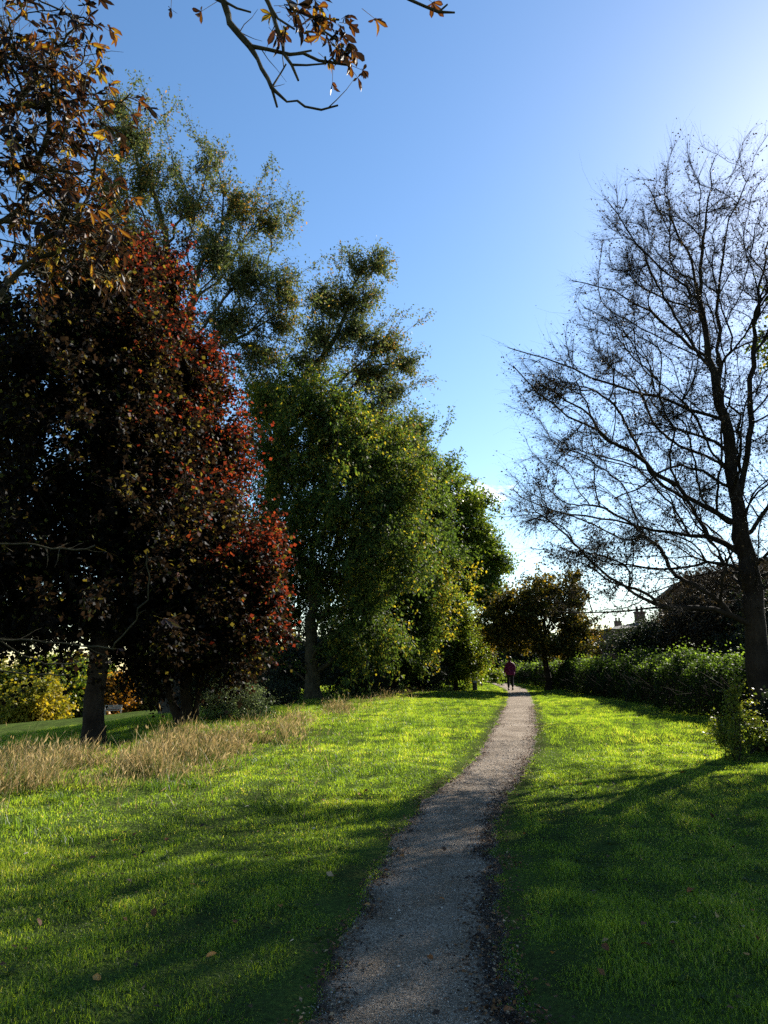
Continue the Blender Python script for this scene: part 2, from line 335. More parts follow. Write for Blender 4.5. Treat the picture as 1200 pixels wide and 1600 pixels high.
# coarse darker tussocks scattered over the left lawn
tc_ = []
for k in range(90):
    y_ = rr.uniform(6,26); x_ = xp(y_)-rr.uniform(1.5,8.5)
    if abs(x_) > .6*y_+1: continue
    m_ = int(rr.uniform(70,190)); rad = rr.uniform(.07,.2)
    px_ = x_+rr.normal(0,rad,m_); py_ = y_+rr.normal(0,rad,m_)
    V,Q_,t_ = blades(px_,py_,rr.uniform(.08,.17,m_),rr.uniform(.006,.011,m_),rr.uniform(.2,.9,m_),True,rr,rr.uniform(0,.35,m_))
    parts.append((V,Q_)); tints.append(t_)
V, Q = join(parts)
tag(mesh_np('lawn_grass', V, Q, M['grass'], tint=np.concatenate(tints)), 'short bright green lawn grass either side of the gravel path', 'grass', kind='stuff')

# tall dry grass along the tree line
rr = np.random.default_rng(12); parts=[]; tints=[]
def drystrip(poly, n, wid, hh):
    poly = np.array(poly, float); seg = np.linalg.norm(np.diff(poly,axis=0),axis=1); cum = np.r_[0,np.cumsum(seg)]
    t = rr.uniform(0,cum[-1],n); cx = np.interp(t,cum,poly[:,0]); cy = np.interp(t,cum,poly[:,1])
    x = cx+rr.normal(0,1,n)*wid*np.interp(t,cum,np.linspace(1,.5,len(cum))); y = cy+rr.normal(0,1,n)*wid
    fr_ = rr.random(n)<.2; x = np.where(fr_, cx+(x-cx)*2.1, x); y = np.where(fr_, cy+(y-cy)*2.1, y)
    k = vnoise(x,y,71,1.5); kp = rr.random(n) < np.clip(.35+1.0*k,0.02,1)
    x, y, k, fr_ = x[kp], y[kp], k[kp], fr_[kp]; n = len(x)
    h = hh*rr.uniform(.25,1.15,n)*(.65+.45*np.clip(k,-.5,1))*np.where(rr.random(n)<.04,1.5,1)*np.where(fr_,.6,1)
    D = nrm(np.stack([rr.normal(0,.42,n)+.12, rr.normal(0,.38,n), np.ones(n)],-1))
    A = np.stack([x,y,T(x,y)-.02],-1); B = A+D*h[:,None]*.55
    D2 = nrm(D+np.stack([rr.normal(.1,.35,n),rr.normal(0,.3,n),-np.full(n,.15)],-1)); C_ = B+D2*h[:,None]*.45
    wv = rr.uniform(.0018,.0042,n)*(1+y*.03)
    a = rr.uniform(0,3.14,n); S = np.stack([np.cos(a),np.sin(a),np.zeros(n)],-1)*wv[:,None]
    V = np.stack([A-S,A+S,B+S*.8,B-S*.8,C_+S*.25,C_-S*.25],1).reshape(-1,3); i = np.arange(n)[:,None]*6
    Q = np.concatenate([i+np.array([[0,1,2,3]]), i+np.array([[3,2,4,5]])])
    tint = np.clip(.55+.2*k+rr.normal(0,.22,n)-.7*(rr.random(n)<np.where(fr_,.75,.42)),0,1)
    parts.append((V,Q)); tints.append(np.repeat(tint,6))
    # seed heads on a third of them
    sel = rr.random(n)<.3; m_ = sel.sum()
    v,q = leafquads(C_[sel]-D2[sel]*.05, D2[sel], nrm(rr.normal(0,1,(m_,3))), rr.uniform(.06,.13,m_), rr.uniform(.008,.018,m_)*(1+y[sel]*.02), .1)
    parts.append((v,q)); tints.append(np.repeat(rr.uniform(.5,1,m_),4))
def gp(u, v):
    D = 15.
    for _ in range(80):
        p = P(u,v,D); D = .6*D+.4*np.clip((CAMZ-float(T(p[0],D)))*ray(u,v)[1]/max(-ray(u,v)[2],.005),3,90)
    return P(u,v,D)
g = [gp(-120,1240)[:2], gp(0,1215)[:2], gp(110,1205)[:2], gp(230,1200)[:2], gp(300,1178)[:2], gp(400,1155)[:2]]
drystrip(g, 38000, .9, .50)
drystrip([gp(380,1160)[:2], gp(450,1135)[:2], gp(540,1105)[:2]], 5000, .6, .38)
drystrip([gp(520,1110)[:2], gp(620,1085)[:2], gp(690,1078)[:2]], 4500, .8, .42)
V, Q = join(parts)
tag(mesh_np('dry_grass', V, Q, M['dry'], tint=np.concatenate(tints)), 'tall straw coloured dry grass along the foot of the trees', 'dry grass', kind='stuff')

# ------------------------------------------------------------------ tree generator
ROUGH=.34
def sample_ells(ells, n, rr, shell=2.4, clump=0, crad=.5):
    if clump:
        c = sample_ells(ells, clump, rr, shell); return c[rr.integers(0,clump,n)]+nrm(rr.normal(0,1,(n,3)))*(crad*rr.random((n,1))**.5)*np.array([1,1,.7])
    ells = [np.asarray(e, float) for e in ells]
    wts = np.array([(e[3]*e[4]*e[5])**.8*(e[6] if len(e)>6 else 1) for e in ells]); wts /= wts.sum()
    ch = rr.choice(len(ells), n, p=wts); E = np.array([e[:6] for e in ells])[ch]
    d = nrm(rr.normal(0,1,(n,3))); r_ = rr.random(n)**(1/shell)
    if ROUGH:   # uneven outline: the reach of the branches varies with direction
        for k in range(4):
            w3 = rr.normal(0,1,3)*3.2; r_ = r_*(1+ROUGH*.5*np.sin(d@w3+ch*1.7+k))
    return E[:,:3]+d*r_[:,None]*E[:,3:6]
def E(u, v, D, ru, rv, rd, wgt=1.0):
    c = P(u,v,D); m_ = mpp(u,v,D)
    return (c[0],c[1],c[2],ru*m_,rd,rv*m_,wgt)
def resample(pl, step):
    pl = np.array(pl, float); seg = np.linalg.norm(np.diff(pl,axis=0),axis=1); cum = np.r_[0,np.cumsum(seg)]
    # catmull-rom-ish smoothing
    k = max(2,int(cum[-1]/step)+1); t = np.linspace(0,cum[-1],k)
    out = np.stack([np.interp(t,cum,pl[:,i]) for i in range(3)],-1)
    for _ in range(2 if step>.2 else 6): out[1:-1] = .5*out[1:-1]+.25*(out[:-2]+out[2:])
    return out
END_D=[None]
def build_skeleton(limbs, pts, bf, rr, step=.5, wob=.05):
    nodes=[]; par=[]; pl=[]; ed=[]
    for li, L in enumerate(limbs):
        rs = resample(L, step); rs[1:] += rr.normal(0,wob,(len(rs)-1,3))*np.array([1,1,.5])
        if li == 0: prev = -1
        else:
            d = np.linalg.norm(np.array(nodes)-rs[0],axis=1); prev = int(np.argmin(d))
            if d[prev] < step*.6: rs = rs[1:]
        for p in rs:
            nodes.append(p); par.append(prev); ed.append(np.linalg.norm(rs[-1]-p))
            pl.append(0 if prev<0 else pl[prev]+np.linalg.norm(p-nodes[prev])); prev = len(nodes)-1
    ns = len(nodes); n = len(pts); END_D[0]=np.array(ed)
    nodes = np.concatenate([np.array(nodes), pts]); par = np.array(par+[-1]*n); PL = np.concatenate([np.array(pl), np.zeros(n)])
    z0 = nodes[0,2]; H = nodes[:ns,2].max()-z0
    # attach points only above first fork
    ok = nodes[:ns,2] > z0+0.0
    best = np.full(n,1e9); bp_ = np.zeros(n,int)
    lowpen = np.where(nodes[:ns,2] < (limb_low[0] if limb_low[0] is not None else -99), 50., 0.)
    for i in range(ns):
        c = np.linalg.norm(pts-nodes[i],axis=1)+bf*PL[i]+lowpen[i]; mk = c<best; best[mk]=c[mk]; bp_[mk]=i
    done = np.zeros(n,bool); order=[]
    for _ in range(n):
        b_ = np.where(done,1e9,best); j = int(np.argmin(b_)); done[j]=True; g_ = ns+j
        par[g_] = bp_[j]; PL[g_] = PL[bp_[j]]+np.linalg.norm(nodes[g_]-nodes[bp_[j]]); order.append(g_)
        c = np.linalg.norm(pts-nodes[g_],axis=1)+bf*PL[g_]; mk = (c<best)&~done; best[mk]=c[mk]; bp_[mk]=g_
    order = list(range(ns))+order
    # reorder
    inv = np.empty(ns+n,int); inv[order]=np.arange(ns+n)
    nodes = nodes[order]; par = par[order]; par = np.where(par>=0, inv[par], -1)
    return nodes, par, ns
limb_low = [None]
def counts(par):
    n = len(par); c = np.zeros(n); kids = np.bincount(par[par>=0], minlength=n); c[kids==0]=1
    for i in range(n-1,0,-1):
        if par[i]>=0: c[par[i]] += c[i]
    return c
def make_tree(name, label, cat, limbs, ells, npts, bark, leafm, trunk_r, seed, bf=.35, rt=.007, twig_n=3, twig_len=.5, twig_droop=.1,
              leaf_n=6, leaf_L=.08, leaf_W=.05, group=None, shell=2.4, droop_leaf=.4, tint_fn=None, low=None, twig_r=.003, extra_pts=None, leaf_zero=None, leaf_fn=None, step=.5, wob=.05, flare=1.0, clump=0, crad=.5, twig_keep=None, skel_rt=0, skel_k=1.0, along=.6, scat=.55, small_cnt=12, cap_fn=None):
    rr = np.random.default_rng(seed)
    pts = sample_ells(ells, npts, rr, shell, clump, crad)
    if extra_pts is not None: pts = np.concatenate([pts, extra_pts])
    limb_low[0] = low
    nodes, par, ns = build_skeleton(limbs, pts, bf, rr, step, wob)
    cnt = counts(par)
    n = len(nodes)
    # heaviest child
    hc = np.full(n,-1); hv = np.zeros(n)
    for i in range(1,n):
        p = par[i]
        if p>=0 and cnt[i]>hv[p]: hv[p]=cnt[i]; hc[p]=i
    # relax
    for _ in range(2):
        mk = (np.arange(n)>=ns)&(hc>=0)
        nodes[mk] = .5*nodes[mk]+.25*nodes[par[mk]]+.25*nodes[hc[mk]]
    ex = math.log(trunk_r/rt)/math.log(max(cnt[0],2)); rad = rt*cnt**ex
    if skel_rt:
        m0 = np.arange(n)<ns; rad[m0] = np.maximum(rad[m0], skel_rt*np.clip(.34+END_D[0]*skel_k,0,1.25))*(1+.18*rr.random(m0.sum()))
    if cap_fn is not None: rad = np.minimum(rad, cap_fn(nodes))
    # split segments
    ch = np.arange(1,n) if par[0]<0 else np.arange(n); ch = ch[par[ch]>=0]
    A, B = nodes[par[ch]], nodes[ch]; L = np.linalg.norm(B-A,axis=1)
    ismain = hc[par[ch]]==ch
    segd = nrm(B-A)
    nd = np.zeros((n,3)); nd[ch] = segd; nd[0] = segd[0] if len(segd) else [0,0,1]
    nd2 = nd.copy()
    hm = hc>=0; nd2[hm] = nrm(nd[hm]+nd[hc[hm]])
    RA = np.where(ismain, rad[par[ch]], rad[ch]*1.25); RB = rad[ch]
    DA = np.where(ismain[:,None], nd2[par[ch]], segd); DB = nd2[ch]
    if flare>0:
        z0 = nodes[0,2]; RA = RA*(1+flare*.55*np.exp(-(A[:,2]-z0)/.35)*(A[:,2]<z0+2)); RB = RB*(1+flare*.55*np.exp(-(B[:,2]-z0)/.35)*(B[:,2]<z0+2))
    mid = .5*(A+B)+ nrm(rr.normal(0,1,A.shape))*(L*.07)[:,None]*(ch>=ns)[:,None]
    Dm = nrm(DA+DB+segd); RM = .5*(RA+RB)
    prt=[]
    for lo,hi,k in [(0,.02,4),(.02,.08,6),(.08,9,12)]:
        mk = (RM>=lo)&(RM<hi)
        if mk.any():
            prt.append(tubes(A[mk],mid[mk],RA[mk],RM[mk],DA[mk],Dm[mk],k)); prt.append(tubes(mid[mk],B[mk],RM[mk],RB[mk],Dm[mk],DB[mk],k))
    # twigs
    small = np.where(cnt[ch] <= small_cnt)[0]
    nt_ = len(small)*twig_n; si = rr.choice(small, nt_); t = rr.random(nt_)
    P0 = A[si]*(1-t[:,None])+B[si]*t[:,None]
    if twig_keep is not None:
        kp_ = twig_keep(P0, rr); P0 = P0[kp_]; si = si[kp_]; nt_ = len(si)
    ctr = nodes[ns:].mean(0) if n>ns else nodes.mean(0)
    out_ = nrm((P0-ctr)*np.array([1,1,.6]))
    D0 = nrm(segd[si]*along+out_*.35+rr.normal(0,scat,(nt_,3)))
    TL = twig_len*rr.uniform(.5,1.4,nt_)*np.where(rr.random(nt_)<.05,1.8,1)
    segs=[]; Pc=P0; Dc=D0; pp=[P0]; dd_=[D0]
    for k in range(3):
        Pn = Pc+Dc*(TL/3)[:,None]; Dn = nrm(Dc+rr.normal(0,.22,(nt_,3))+np.array([0,0,-twig_droop*(k+1)]))
        r0, r1 = twig_r*(1-.25*k), twig_r*(1-.25*(k+1))
        segs.append(tubes(Pc,Pn,np.full(nt_,r0),np.full(nt_,r1),Dc,Dn,3)); Pc,Dc=Pn,Dn; pp.append(Pn); dd_.append(Dn)
    root = empty(name, tuple(nodes[0]))
    tag(root, label, cat, group)
    base = nodes[0]
    V,Q = join(prt); tr = mesh_np('trunk', V-base, Q, bark, smooth=True, parent=root)
    # leaves
    nl = nt_*leaf_n; ti = np.repeat(np.arange(nt_), leaf_n); s_ = rr.uniform(.15,3,nl); k = np.minimum(s_.astype(int),2); f = (s_-k)[:,None]
    PP = np.stack(pp,1); DD = np.stack(dd_,1)
    Lp = PP[ti,k]*(1-f)+PP[ti,k+1]*f; Ld = DD[ti,k]
    Ldir = nrm(Ld*.5+rr.normal(0,.7,(nl,3))+np.array([0,0,-droop_leaf])); Ln = nrm(rr.normal(0,.6,(nl,3))+np.array([0,0,.9]))
    Lp = Lp+Ldir*.01+rr.normal(0,leaf_L*.35,(nl,3))
    Ls = leaf_L*rr.uniform(.6,1.25,nl)
    if leaf_zero is not None:
        kp = leaf_zero(Lp, rr); Lp,Ldir,Ln,Ls = Lp[kp],Ldir[kp],Ln[kp],Ls[kp]
    lv, lq = leafquads(Lp,Ldir,Ln,Ls,Ls*leaf_W/leaf_L,.12)
    tint = np.repeat(rr.random(len(Lp)) if tint_fn is None else tint_fn(Lp, rr), 4)
    if leaf_fn: lv, lq, tint = leaf_fn(PP, DD, rr)
    tv, tq = join(segs)
    Va, Qa = join([(lv,lq),(tv,tq)])
    mi = np.r_[np.zeros(len(lq)),np.ones(len(tq))]
    mesh_np('crown', Va-base, Qa, tint=np.r_[tint,np.zeros(len(tv))], parent=root, mats=[leafm,bark], midx=mi)
    return root
def gz(x,y): return float(T(x,y))

def G(u, D, sink=.06):
    x = 0.
    for _ in range(6):
        z = gz(x, D); b = math.tan(math.atan2(z-CAMZ, D)-PITCH); x = (u-600)/F*D/(CP-b*SP)
    return np.array([x, D, gz(x,D)-sink])
def trunkline(base, *pts): return [base]+[np.array(p) for p in pts]

# ================================================================== TREES
# --- copper-leaved maple, left
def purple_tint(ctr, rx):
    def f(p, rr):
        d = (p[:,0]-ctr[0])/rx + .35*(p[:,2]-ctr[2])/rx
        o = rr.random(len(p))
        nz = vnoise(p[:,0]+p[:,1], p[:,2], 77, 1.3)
        red = np.clip((d-.25+.30*nz)*1.15,0,.72)  # redder towards the sun side, so the lit edge is put into the tint
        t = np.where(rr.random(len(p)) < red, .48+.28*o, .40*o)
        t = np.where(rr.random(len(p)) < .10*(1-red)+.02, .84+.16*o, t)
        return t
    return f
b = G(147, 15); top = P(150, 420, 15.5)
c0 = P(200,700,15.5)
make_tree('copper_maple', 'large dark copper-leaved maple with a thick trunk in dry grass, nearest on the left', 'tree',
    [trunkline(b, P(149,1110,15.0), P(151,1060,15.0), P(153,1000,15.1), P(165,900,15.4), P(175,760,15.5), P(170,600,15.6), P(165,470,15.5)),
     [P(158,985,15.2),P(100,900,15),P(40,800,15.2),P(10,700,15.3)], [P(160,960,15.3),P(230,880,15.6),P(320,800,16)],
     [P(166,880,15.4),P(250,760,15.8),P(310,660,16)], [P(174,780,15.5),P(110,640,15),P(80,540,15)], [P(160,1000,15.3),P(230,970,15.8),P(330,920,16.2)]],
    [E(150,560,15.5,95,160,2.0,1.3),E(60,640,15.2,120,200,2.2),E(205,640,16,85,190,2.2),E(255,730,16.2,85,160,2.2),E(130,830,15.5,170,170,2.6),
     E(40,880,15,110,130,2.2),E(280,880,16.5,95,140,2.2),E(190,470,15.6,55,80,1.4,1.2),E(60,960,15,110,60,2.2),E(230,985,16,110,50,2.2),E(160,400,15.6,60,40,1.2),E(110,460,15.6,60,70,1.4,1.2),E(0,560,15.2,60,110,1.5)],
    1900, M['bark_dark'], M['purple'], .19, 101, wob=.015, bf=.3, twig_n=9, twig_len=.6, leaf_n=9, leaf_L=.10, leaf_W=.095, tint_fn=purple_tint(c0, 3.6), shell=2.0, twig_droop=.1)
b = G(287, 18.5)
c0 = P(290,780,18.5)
make_tree('copper_maple', 'copper-leaved maple with fiery red sun-side leaves and several dark stems beside the pale shrub', 'tree',
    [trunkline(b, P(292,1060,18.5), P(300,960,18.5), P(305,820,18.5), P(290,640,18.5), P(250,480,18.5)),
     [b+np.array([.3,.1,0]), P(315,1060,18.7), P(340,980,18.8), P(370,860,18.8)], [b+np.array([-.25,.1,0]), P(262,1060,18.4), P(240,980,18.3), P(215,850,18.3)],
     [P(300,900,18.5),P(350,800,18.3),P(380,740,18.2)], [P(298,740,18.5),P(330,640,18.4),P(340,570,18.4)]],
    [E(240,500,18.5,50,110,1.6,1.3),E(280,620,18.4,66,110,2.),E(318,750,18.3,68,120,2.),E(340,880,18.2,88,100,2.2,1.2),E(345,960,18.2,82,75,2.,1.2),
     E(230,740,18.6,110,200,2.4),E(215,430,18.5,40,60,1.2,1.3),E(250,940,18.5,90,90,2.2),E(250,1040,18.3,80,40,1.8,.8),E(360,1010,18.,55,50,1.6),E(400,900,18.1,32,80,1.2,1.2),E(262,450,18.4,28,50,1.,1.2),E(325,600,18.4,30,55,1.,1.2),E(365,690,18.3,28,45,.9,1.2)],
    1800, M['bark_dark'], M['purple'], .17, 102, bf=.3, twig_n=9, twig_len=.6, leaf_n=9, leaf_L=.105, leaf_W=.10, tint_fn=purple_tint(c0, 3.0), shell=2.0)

# --- tall loose-crowned tree behind the maples
D=27; ROUGH=.75
make_tree('tall_willow', 'tallest tree, airy grey-green crown rising behind the copper maples', 'tree',
    [trunkline(G(270,D), P(272,900,D), P(282,700,D), P(288,600,D), P(292,540,D)),
     [P(288,600,D),P(270,480,D),P(258,420,D),P(262,385,D-.3),P(240,300,D-.6),P(215,240,D-.8),P(192,195,D-1)],
     [P(292,540,D),P(300,460,D),P(310,420,D),P(330,385,D+.3),P(352,350,D+.5),P(385,335,D+.8),P(440,322,D+1)],
     [P(345,358,D+.4),P(352,320,D+.4),P(345,280,D+.2),P(325,240,D)], [P(262,385,D-.3),P(285,340,D),P(290,300,D),P(280,260,D)],
     [P(300,470,D),P(350,450,D-.5),P(400,430,D-.8),P(450,420,D-1)], [P(292,560,D),P(350,540,D+.5),P(420,500,D+.8),P(465,450,D+.8)]],
    [E(205,215,D-.8,50.4,69,1.4),E(180,300,D-.5,38.4,80.5,1.5),E(235,290,D-.6,54,63.25,1.5),E(225,380,D-.6,54,69,1.5),E(325,262,D,36,43.7,1.2),E(300,330,D,38.4,57.5,1.5),
     E(370,320,D+.6,48,57.5,1.4),E(415,350,D+1,57.6,43.7,1.3),E(330,400,D,60,69,1.8),E(385,430,D-.6,66,51.75,1.6),E(440,455,D-.5,43.2,48.3,1.2),E(430,505,D+.6,54,34.5,1.4),
     E(350,510,D+.3,66,63.25,1.8),E(180,400,D,42,57.5,1.6),E(400,550,D+.5,54,40.25,1.5),E(190,170,D-1,30,34.5,1.)],
    1250, M['bark_grey'], M['tallleaf'], .36, 103, bf=.55, twig_n=9, twig_len=.72, leaf_n=7, leaf_L=.13, leaf_W=.062, shell=1.5, along=1.0, scat=.42, small_cnt=7, twig_droop=.12, low=P(0,620,D)[2])
D=33
make_tree('tall_willow', 'tall leaning tree with forked bare limbs showing against the sky above the dark green trees', 'tree',
    [trunkline(G(420,D), P(420,950,D), P(425,800,D), P(430,720,D)),
     [P(430,720,D),P(445,640,D),P(480,582,D),P(518,545,D),P(540,490,D-.3),P(556,440,D-.5),P(572,405,D-.6)],
     [P(432,715,D),P(462,645,D),P(505,596,D+.3),P(560,578,D+.5),P(622,565,D+.8)],
     [P(434,720,D),P(480,655,D-.3),P(530,620,D-.5),P(600,600,D-.8)], [P(540,490,D-.3),P(515,470,D-.3),P(500,445,D-.3)],[P(518,545,D),P(570,540,D),P(620,530,D)],
     [P(430,740,D),P(480,730,D-.6),P(540,700,D-1),P(590,690,D-1.3)]],
    [E(565,425,D-.5,36,43.7,1.3),E(545,475,D-.4,48,36.8,1.4),E(512,472,D-.3,38.4,36.8,1.3),E(590,415,D-.5,26.4,25.3,1.),E(550,520,D,57.6,32.2,1.6),E(600,540,D+.4,50.4,34.5,1.6),E(628,570,D+.7,36,29.9,1.2),
     E(505,535,D,36,34.5,1.3),E(480,570,D,48,28.75,1.6),E(570,585,D+.3,72,29.9,1.8),E(600,610,D-.5,45.6,29.9,1.4),E(425,625,D,48,51.75,1.8),E(560,640,D-.8,60,34.5,1.8),E(620,680,D-1,42,57.5,1.8),E(540,720,D-1,84,46,2)],
    1150, M['bark_dark'], M['tallleaf'], .36, 104, bf=.55, twig_n=9, twig_len=.8, leaf_n=7, leaf_L=.15, leaf_W=.07, shell=1.5, along=1.0, scat=.42, small_cnt=7, low=P(0,760,D)[2])

# --- dense green line of trees
D=29; ROUGH=.5
make_tree('hornbeam_tree', 'dark green tree with drooping sprays and a thick pale trunk, right behind the copper maples', 'tree',
    [trunkline(G(490,D), P(488,1000,D), P(486,900,D), P(492,800,D), P(490,700,D)),
     [P(487,960,D),P(515,880,D),P(540,800,D-.3),P(560,720,D-.4)], [P(487,900,D),P(450,820,D),P(430,720,D)], [P(488,930,D),P(530,900,D-1),P(570,880,D-1.6)],[P(490,850,D),P(500,760,D),P(530,680,D)]],
    [E(440,720,D,50,90,2.2),E(500,700,D,60,80,2.2),E(560,720,D-.3,55,75,2.0,1.2),E(520,800,D-.5,85,90,2.6),E(440,850,D,60,110,2.4),E(560,850,D-1,60,100,2.2),E(500,900,D+.6,80,70,2),E(580,930,D-1,40,70,1.8),E(460,960,D+1.5,60,60,1.6,.6),E(600,790,D-.3,45,70,1.8),E(430,640,D,45,60,1.8),E(490,640,D,50,50,1.8),E(540,660,D,50,45,1.8),E(410,980,D+1,40,60,1.6),E(540,990,D-.5,60,50,1.8),E(590,1000,D-1,40,50,1.6),E(610,700,D,35,50,1.5),E(635,860,D-1.5,40,70,1.8),E(640,760,D,30,50,1.4)],
    2600, M['bark_moss'], M['greenleaf'], .28, 105, bf=.5, twig_n=7, twig_len=.9, twig_droop=.4, leaf_n=10, leaf_L=.14, leaf_W=.075, shell=2.2, droop_leaf=.6, along=1.0, scat=.4)
D=36
make_tree('hornbeam_tree', 'broad deep green tree with a yellowing right edge in the middle of the tree line', 'tree',
    [trunkline(G(612,D), P(612,1000,D), P(618,900,D), P(622,800,D)), [P(614,980,D),P(650,900,D-.5),P(665,840,D-.5)], [P(614,980,D),P(575,880,D),P(570,780,D)]],
    [E(640,750,D,42,75,2.0),E(600,800,D,60,110,2.4),E(655,840,D-.3,45,90,2.2),E(640,930,D-.8,60,80,2.2,1.2),E(580,930,D,50,80,2.),E(670,780,D,28,40,1.6),E(655,965,D-1.2,35,45,1.5),E(600,700,D,40,45,1.6),E(640,690,D,35,45,1.6),E(672,800,D,40,60,1.8),E(680,870,D,35,60,1.8),E(640,1020,D-.6,50,40,1.8),E(590,1020,D,50,40,1.8)],
    2200, M['bark_dark'], M['greenleaf'], .26, 106, bf=.5, twig_n=7, twig_len=.8, twig_droop=.12, leaf_n=10, leaf_L=.155, leaf_W=.09, shell=2.0, along=1.1, scat=.35,
    tint_fn=lambda p, rr: np.clip(rr.random(len(p))*.8+.45*np.clip((p[:,0]-P(655,950,36)[0])/1.2,0,1)*(p[:,2]<P(0,880,36)[2]),0,1))
D=46
make_tree('field_maple', 'mid green rounded tree with lighter top, last of the tall row beside the small lime', 'tree',
    [trunkline(G(704,D), P(704,1010,D), P(708,930,D), P(716,850,D)), [P(705,980,D),P(740,900,D),P(765,870,D)], [P(705,980,D),P(680,880,D)]],
    [E(720,850,D,45,70,2.6),E(745,850,D,32,60,2.2),E(765,885,D,22,24,1.4),E(690,830,D,35,75,2.4),E(700,930,D,55,80,2.6),E(750,930,D,32,50,2.),E(715,795,D,25,30,1.6),E(690,1000,D,50,50,2.2),E(735,790,D,20,22,1.4),E(765,940,D,18,30,1.5),E(690,760,D,22,30,1.4)],
    1600, M['bark_dark'], M['yellowgreen'], .26, 107, bf=.25, twig_n=6, twig_len=.8, leaf_n=10, leaf_L=.18, leaf_W=.13, shell=2.2, clump=420, crad=.9, along=1.0,
    tint_fn=lambda p, rr: np.clip(rr.random(len(p))*.6+.1,0,1))
D=40
make_tree('field_maple', 'low bright yellow-green leafy tree reaching down to the lawn by the dark post', 'tree',
    [trunkline(G(712,D), P(712,1040,D), P(714,1000,D)), [P(712,1040,D),P(730,1010,D)], [P(712,1040,D),P(690,1000,D)]],
    [E(715,1000,D,34,52,1.4),E(725,1035,D,26,30,1.2,1.4),E(695,1020,D,30,40,1.4),E(705,960,D,28,38,1.3),E(735,1010,D,16,30,.9)],
    550, M['bark_dark'], M['yellowgreen'], .10, 108, bf=.25, twig_n=7, twig_len=.6, leaf_n=11, leaf_L=.12, leaf_W=.09, shell=2.2,
    tint_fn=lambda p, rr: np.clip(rr.random(len(p))*.65+.22,0,1))
D=44
make_tree('small_maple', 'small rusty orange tree squeezed between the yellow-green tree and the small lime', 'tree',
    [trunkline(G(752,D), P(752,1040,D), P(750,1010,D))],
    [E(752,1010,D,14,24,.9),E(745,990,D,12,16,.8)], 160, M['bark_dark'], M['brownleaf'], .07, 109, twig_n=7, twig_len=.5, leaf_n=9, leaf_L=.13, leaf_W=.10,
    tint_fn=lambda p, rr: np.clip(rr.random(len(p))*.5+.5,0,1))
D=38
make_tree('small_lime', 'small round-crowned tree with brown and yellow leaves standing alone right of the path', 'tree',
    [trunkline(G(857,D), P(855,1050,D), P(853,1020,D), P(852,960,D)), [P(853,1020,D),P(820,980,D),P(800,950,D)], [P(853,1020,D),P(885,985,D),P(905,960,D)], [P(853,1010,D),P(850,950,D),P(860,915,D)]],
    [E(845,960,D,66,46,2.4),E(798,975,D,38,42,1.7),E(900,980,D,34,36,1.7),E(860,1004,D,58,20,2.),E(845,922,D,48,24,1.5),E(785,992,D,22,14,1.2),E(905,1015,D,24,18,1.2),E(880,930,D,34,24,1.2),E(800,935,D,28,20,1.2)],
    1000, M['bark_dark'], M['brownleaf'], .15, 110, bf=.25, twig_n=6, twig_len=.5, leaf_n=8, leaf_L=.13, leaf_W=.11, shell=1.8, clump=170, crad=.6)

# --- nearly bare tree on the right
D=14; ROUGH=.25
b = G(1192, D)
def Q3(pts, D0, D1):
    n = len(pts); return [P(u,v,D0+(D1-D0)*i/(n-1)) for i,(u,v) in enumerate(pts)]
tr = trunkline(b, P(1186,1050,D), P(1176,950,D), P(1162,860,D), P(1152,770,D), P(1140,700,D), P(1127,640,D), P(1115,580,D), P(1105,520,D), P(1094,470,D), P(1095,400,D), P(1105,310,D), P(1116,248,D))
limbs = [tr,
 Q3([(1157,825),(1140,816),(1092,792),(1056,760),(1004,720),(968,696),(908,656),(884,650),(840,620),(800,570)], D, D-1.8),
 Q3([(1160,858),(1144,850),(1104,838),(1020,832),(984,816),(932,808),(896,806),(844,796),(795,765)], D, D+1.5),
 Q3([(1135,697),(1116,692),(1088,680),(1064,668),(1036,668),(990,680),(940,700)], D, D+2.2),
 Q3([(1130,655),(1080,644),(1024,616),(952,604),(912,580),(852,560),(790,545)], D, D-.8),
 Q3([(1112,565),(1096,550),(1050,520),(1008,480),(932,444),(892,440)], D, D+1.6),
 Q3([(1094,475),(1085,462),(1064,444),(1016,412),(972,352),(946,315)], D, D-1.5),
 Q3([(1094,455),(1076,388),(1040,336),(1008,285)], D, D+1.8),
 Q3([(1118,600),(1122,500),(1128,420),(1140,340),(1165,285)], D, D-1.6),
 Q3([(1162,890),(1152,887),(1137,875),(1117,880),(1075,887),(1040,890),(1000,887),(950,876),(905,868)], D, D-1.2),
 Q3([(1165,895),(1152,890),(1112,891),(1090,894),(1060,910),(1040,927),(1000,930)], D, D+1.4),
 Q3([(1180,985),(1170,977),(1150,962),(1125,950),(1095,945),(1025,951),(970,956),(925,959),(870,955)], D, D-1.0),
 Q3([(1153,775),(1170,705),(1172,600),(1180,500),(1195,400),(1215,320)], D, D+1.0),
 Q3([(1160,850),(1195,790),(1250,740),(1330,690)], D, D+.6), Q3([(1165,900),(1210,850),(1290,830),(1370,820)], D, D-1.2), Q3([(1172,650),(1220,590),(1290,530)], D+.5, D-.5),
 Q3([(1175,560),(1230,480),(1270,420)], D+.7, D+2), Q3([(1150,770),(1110,740),(1060,720),(1000,760),(960,780)], D, D-2.2)]
limbs += [[P(1170,930,D), P(1150,900,D+1), P(1110,860,D+2.6), P(1080,830,D+4)], [P(1150,760,D), P(1160,700,D-1.5), P(1150,640,D-3), P(1120,600,D-4)],
          [P(1125,640,D), P(1120,560,D+1.8), P(1100,500,D+3.2)]]
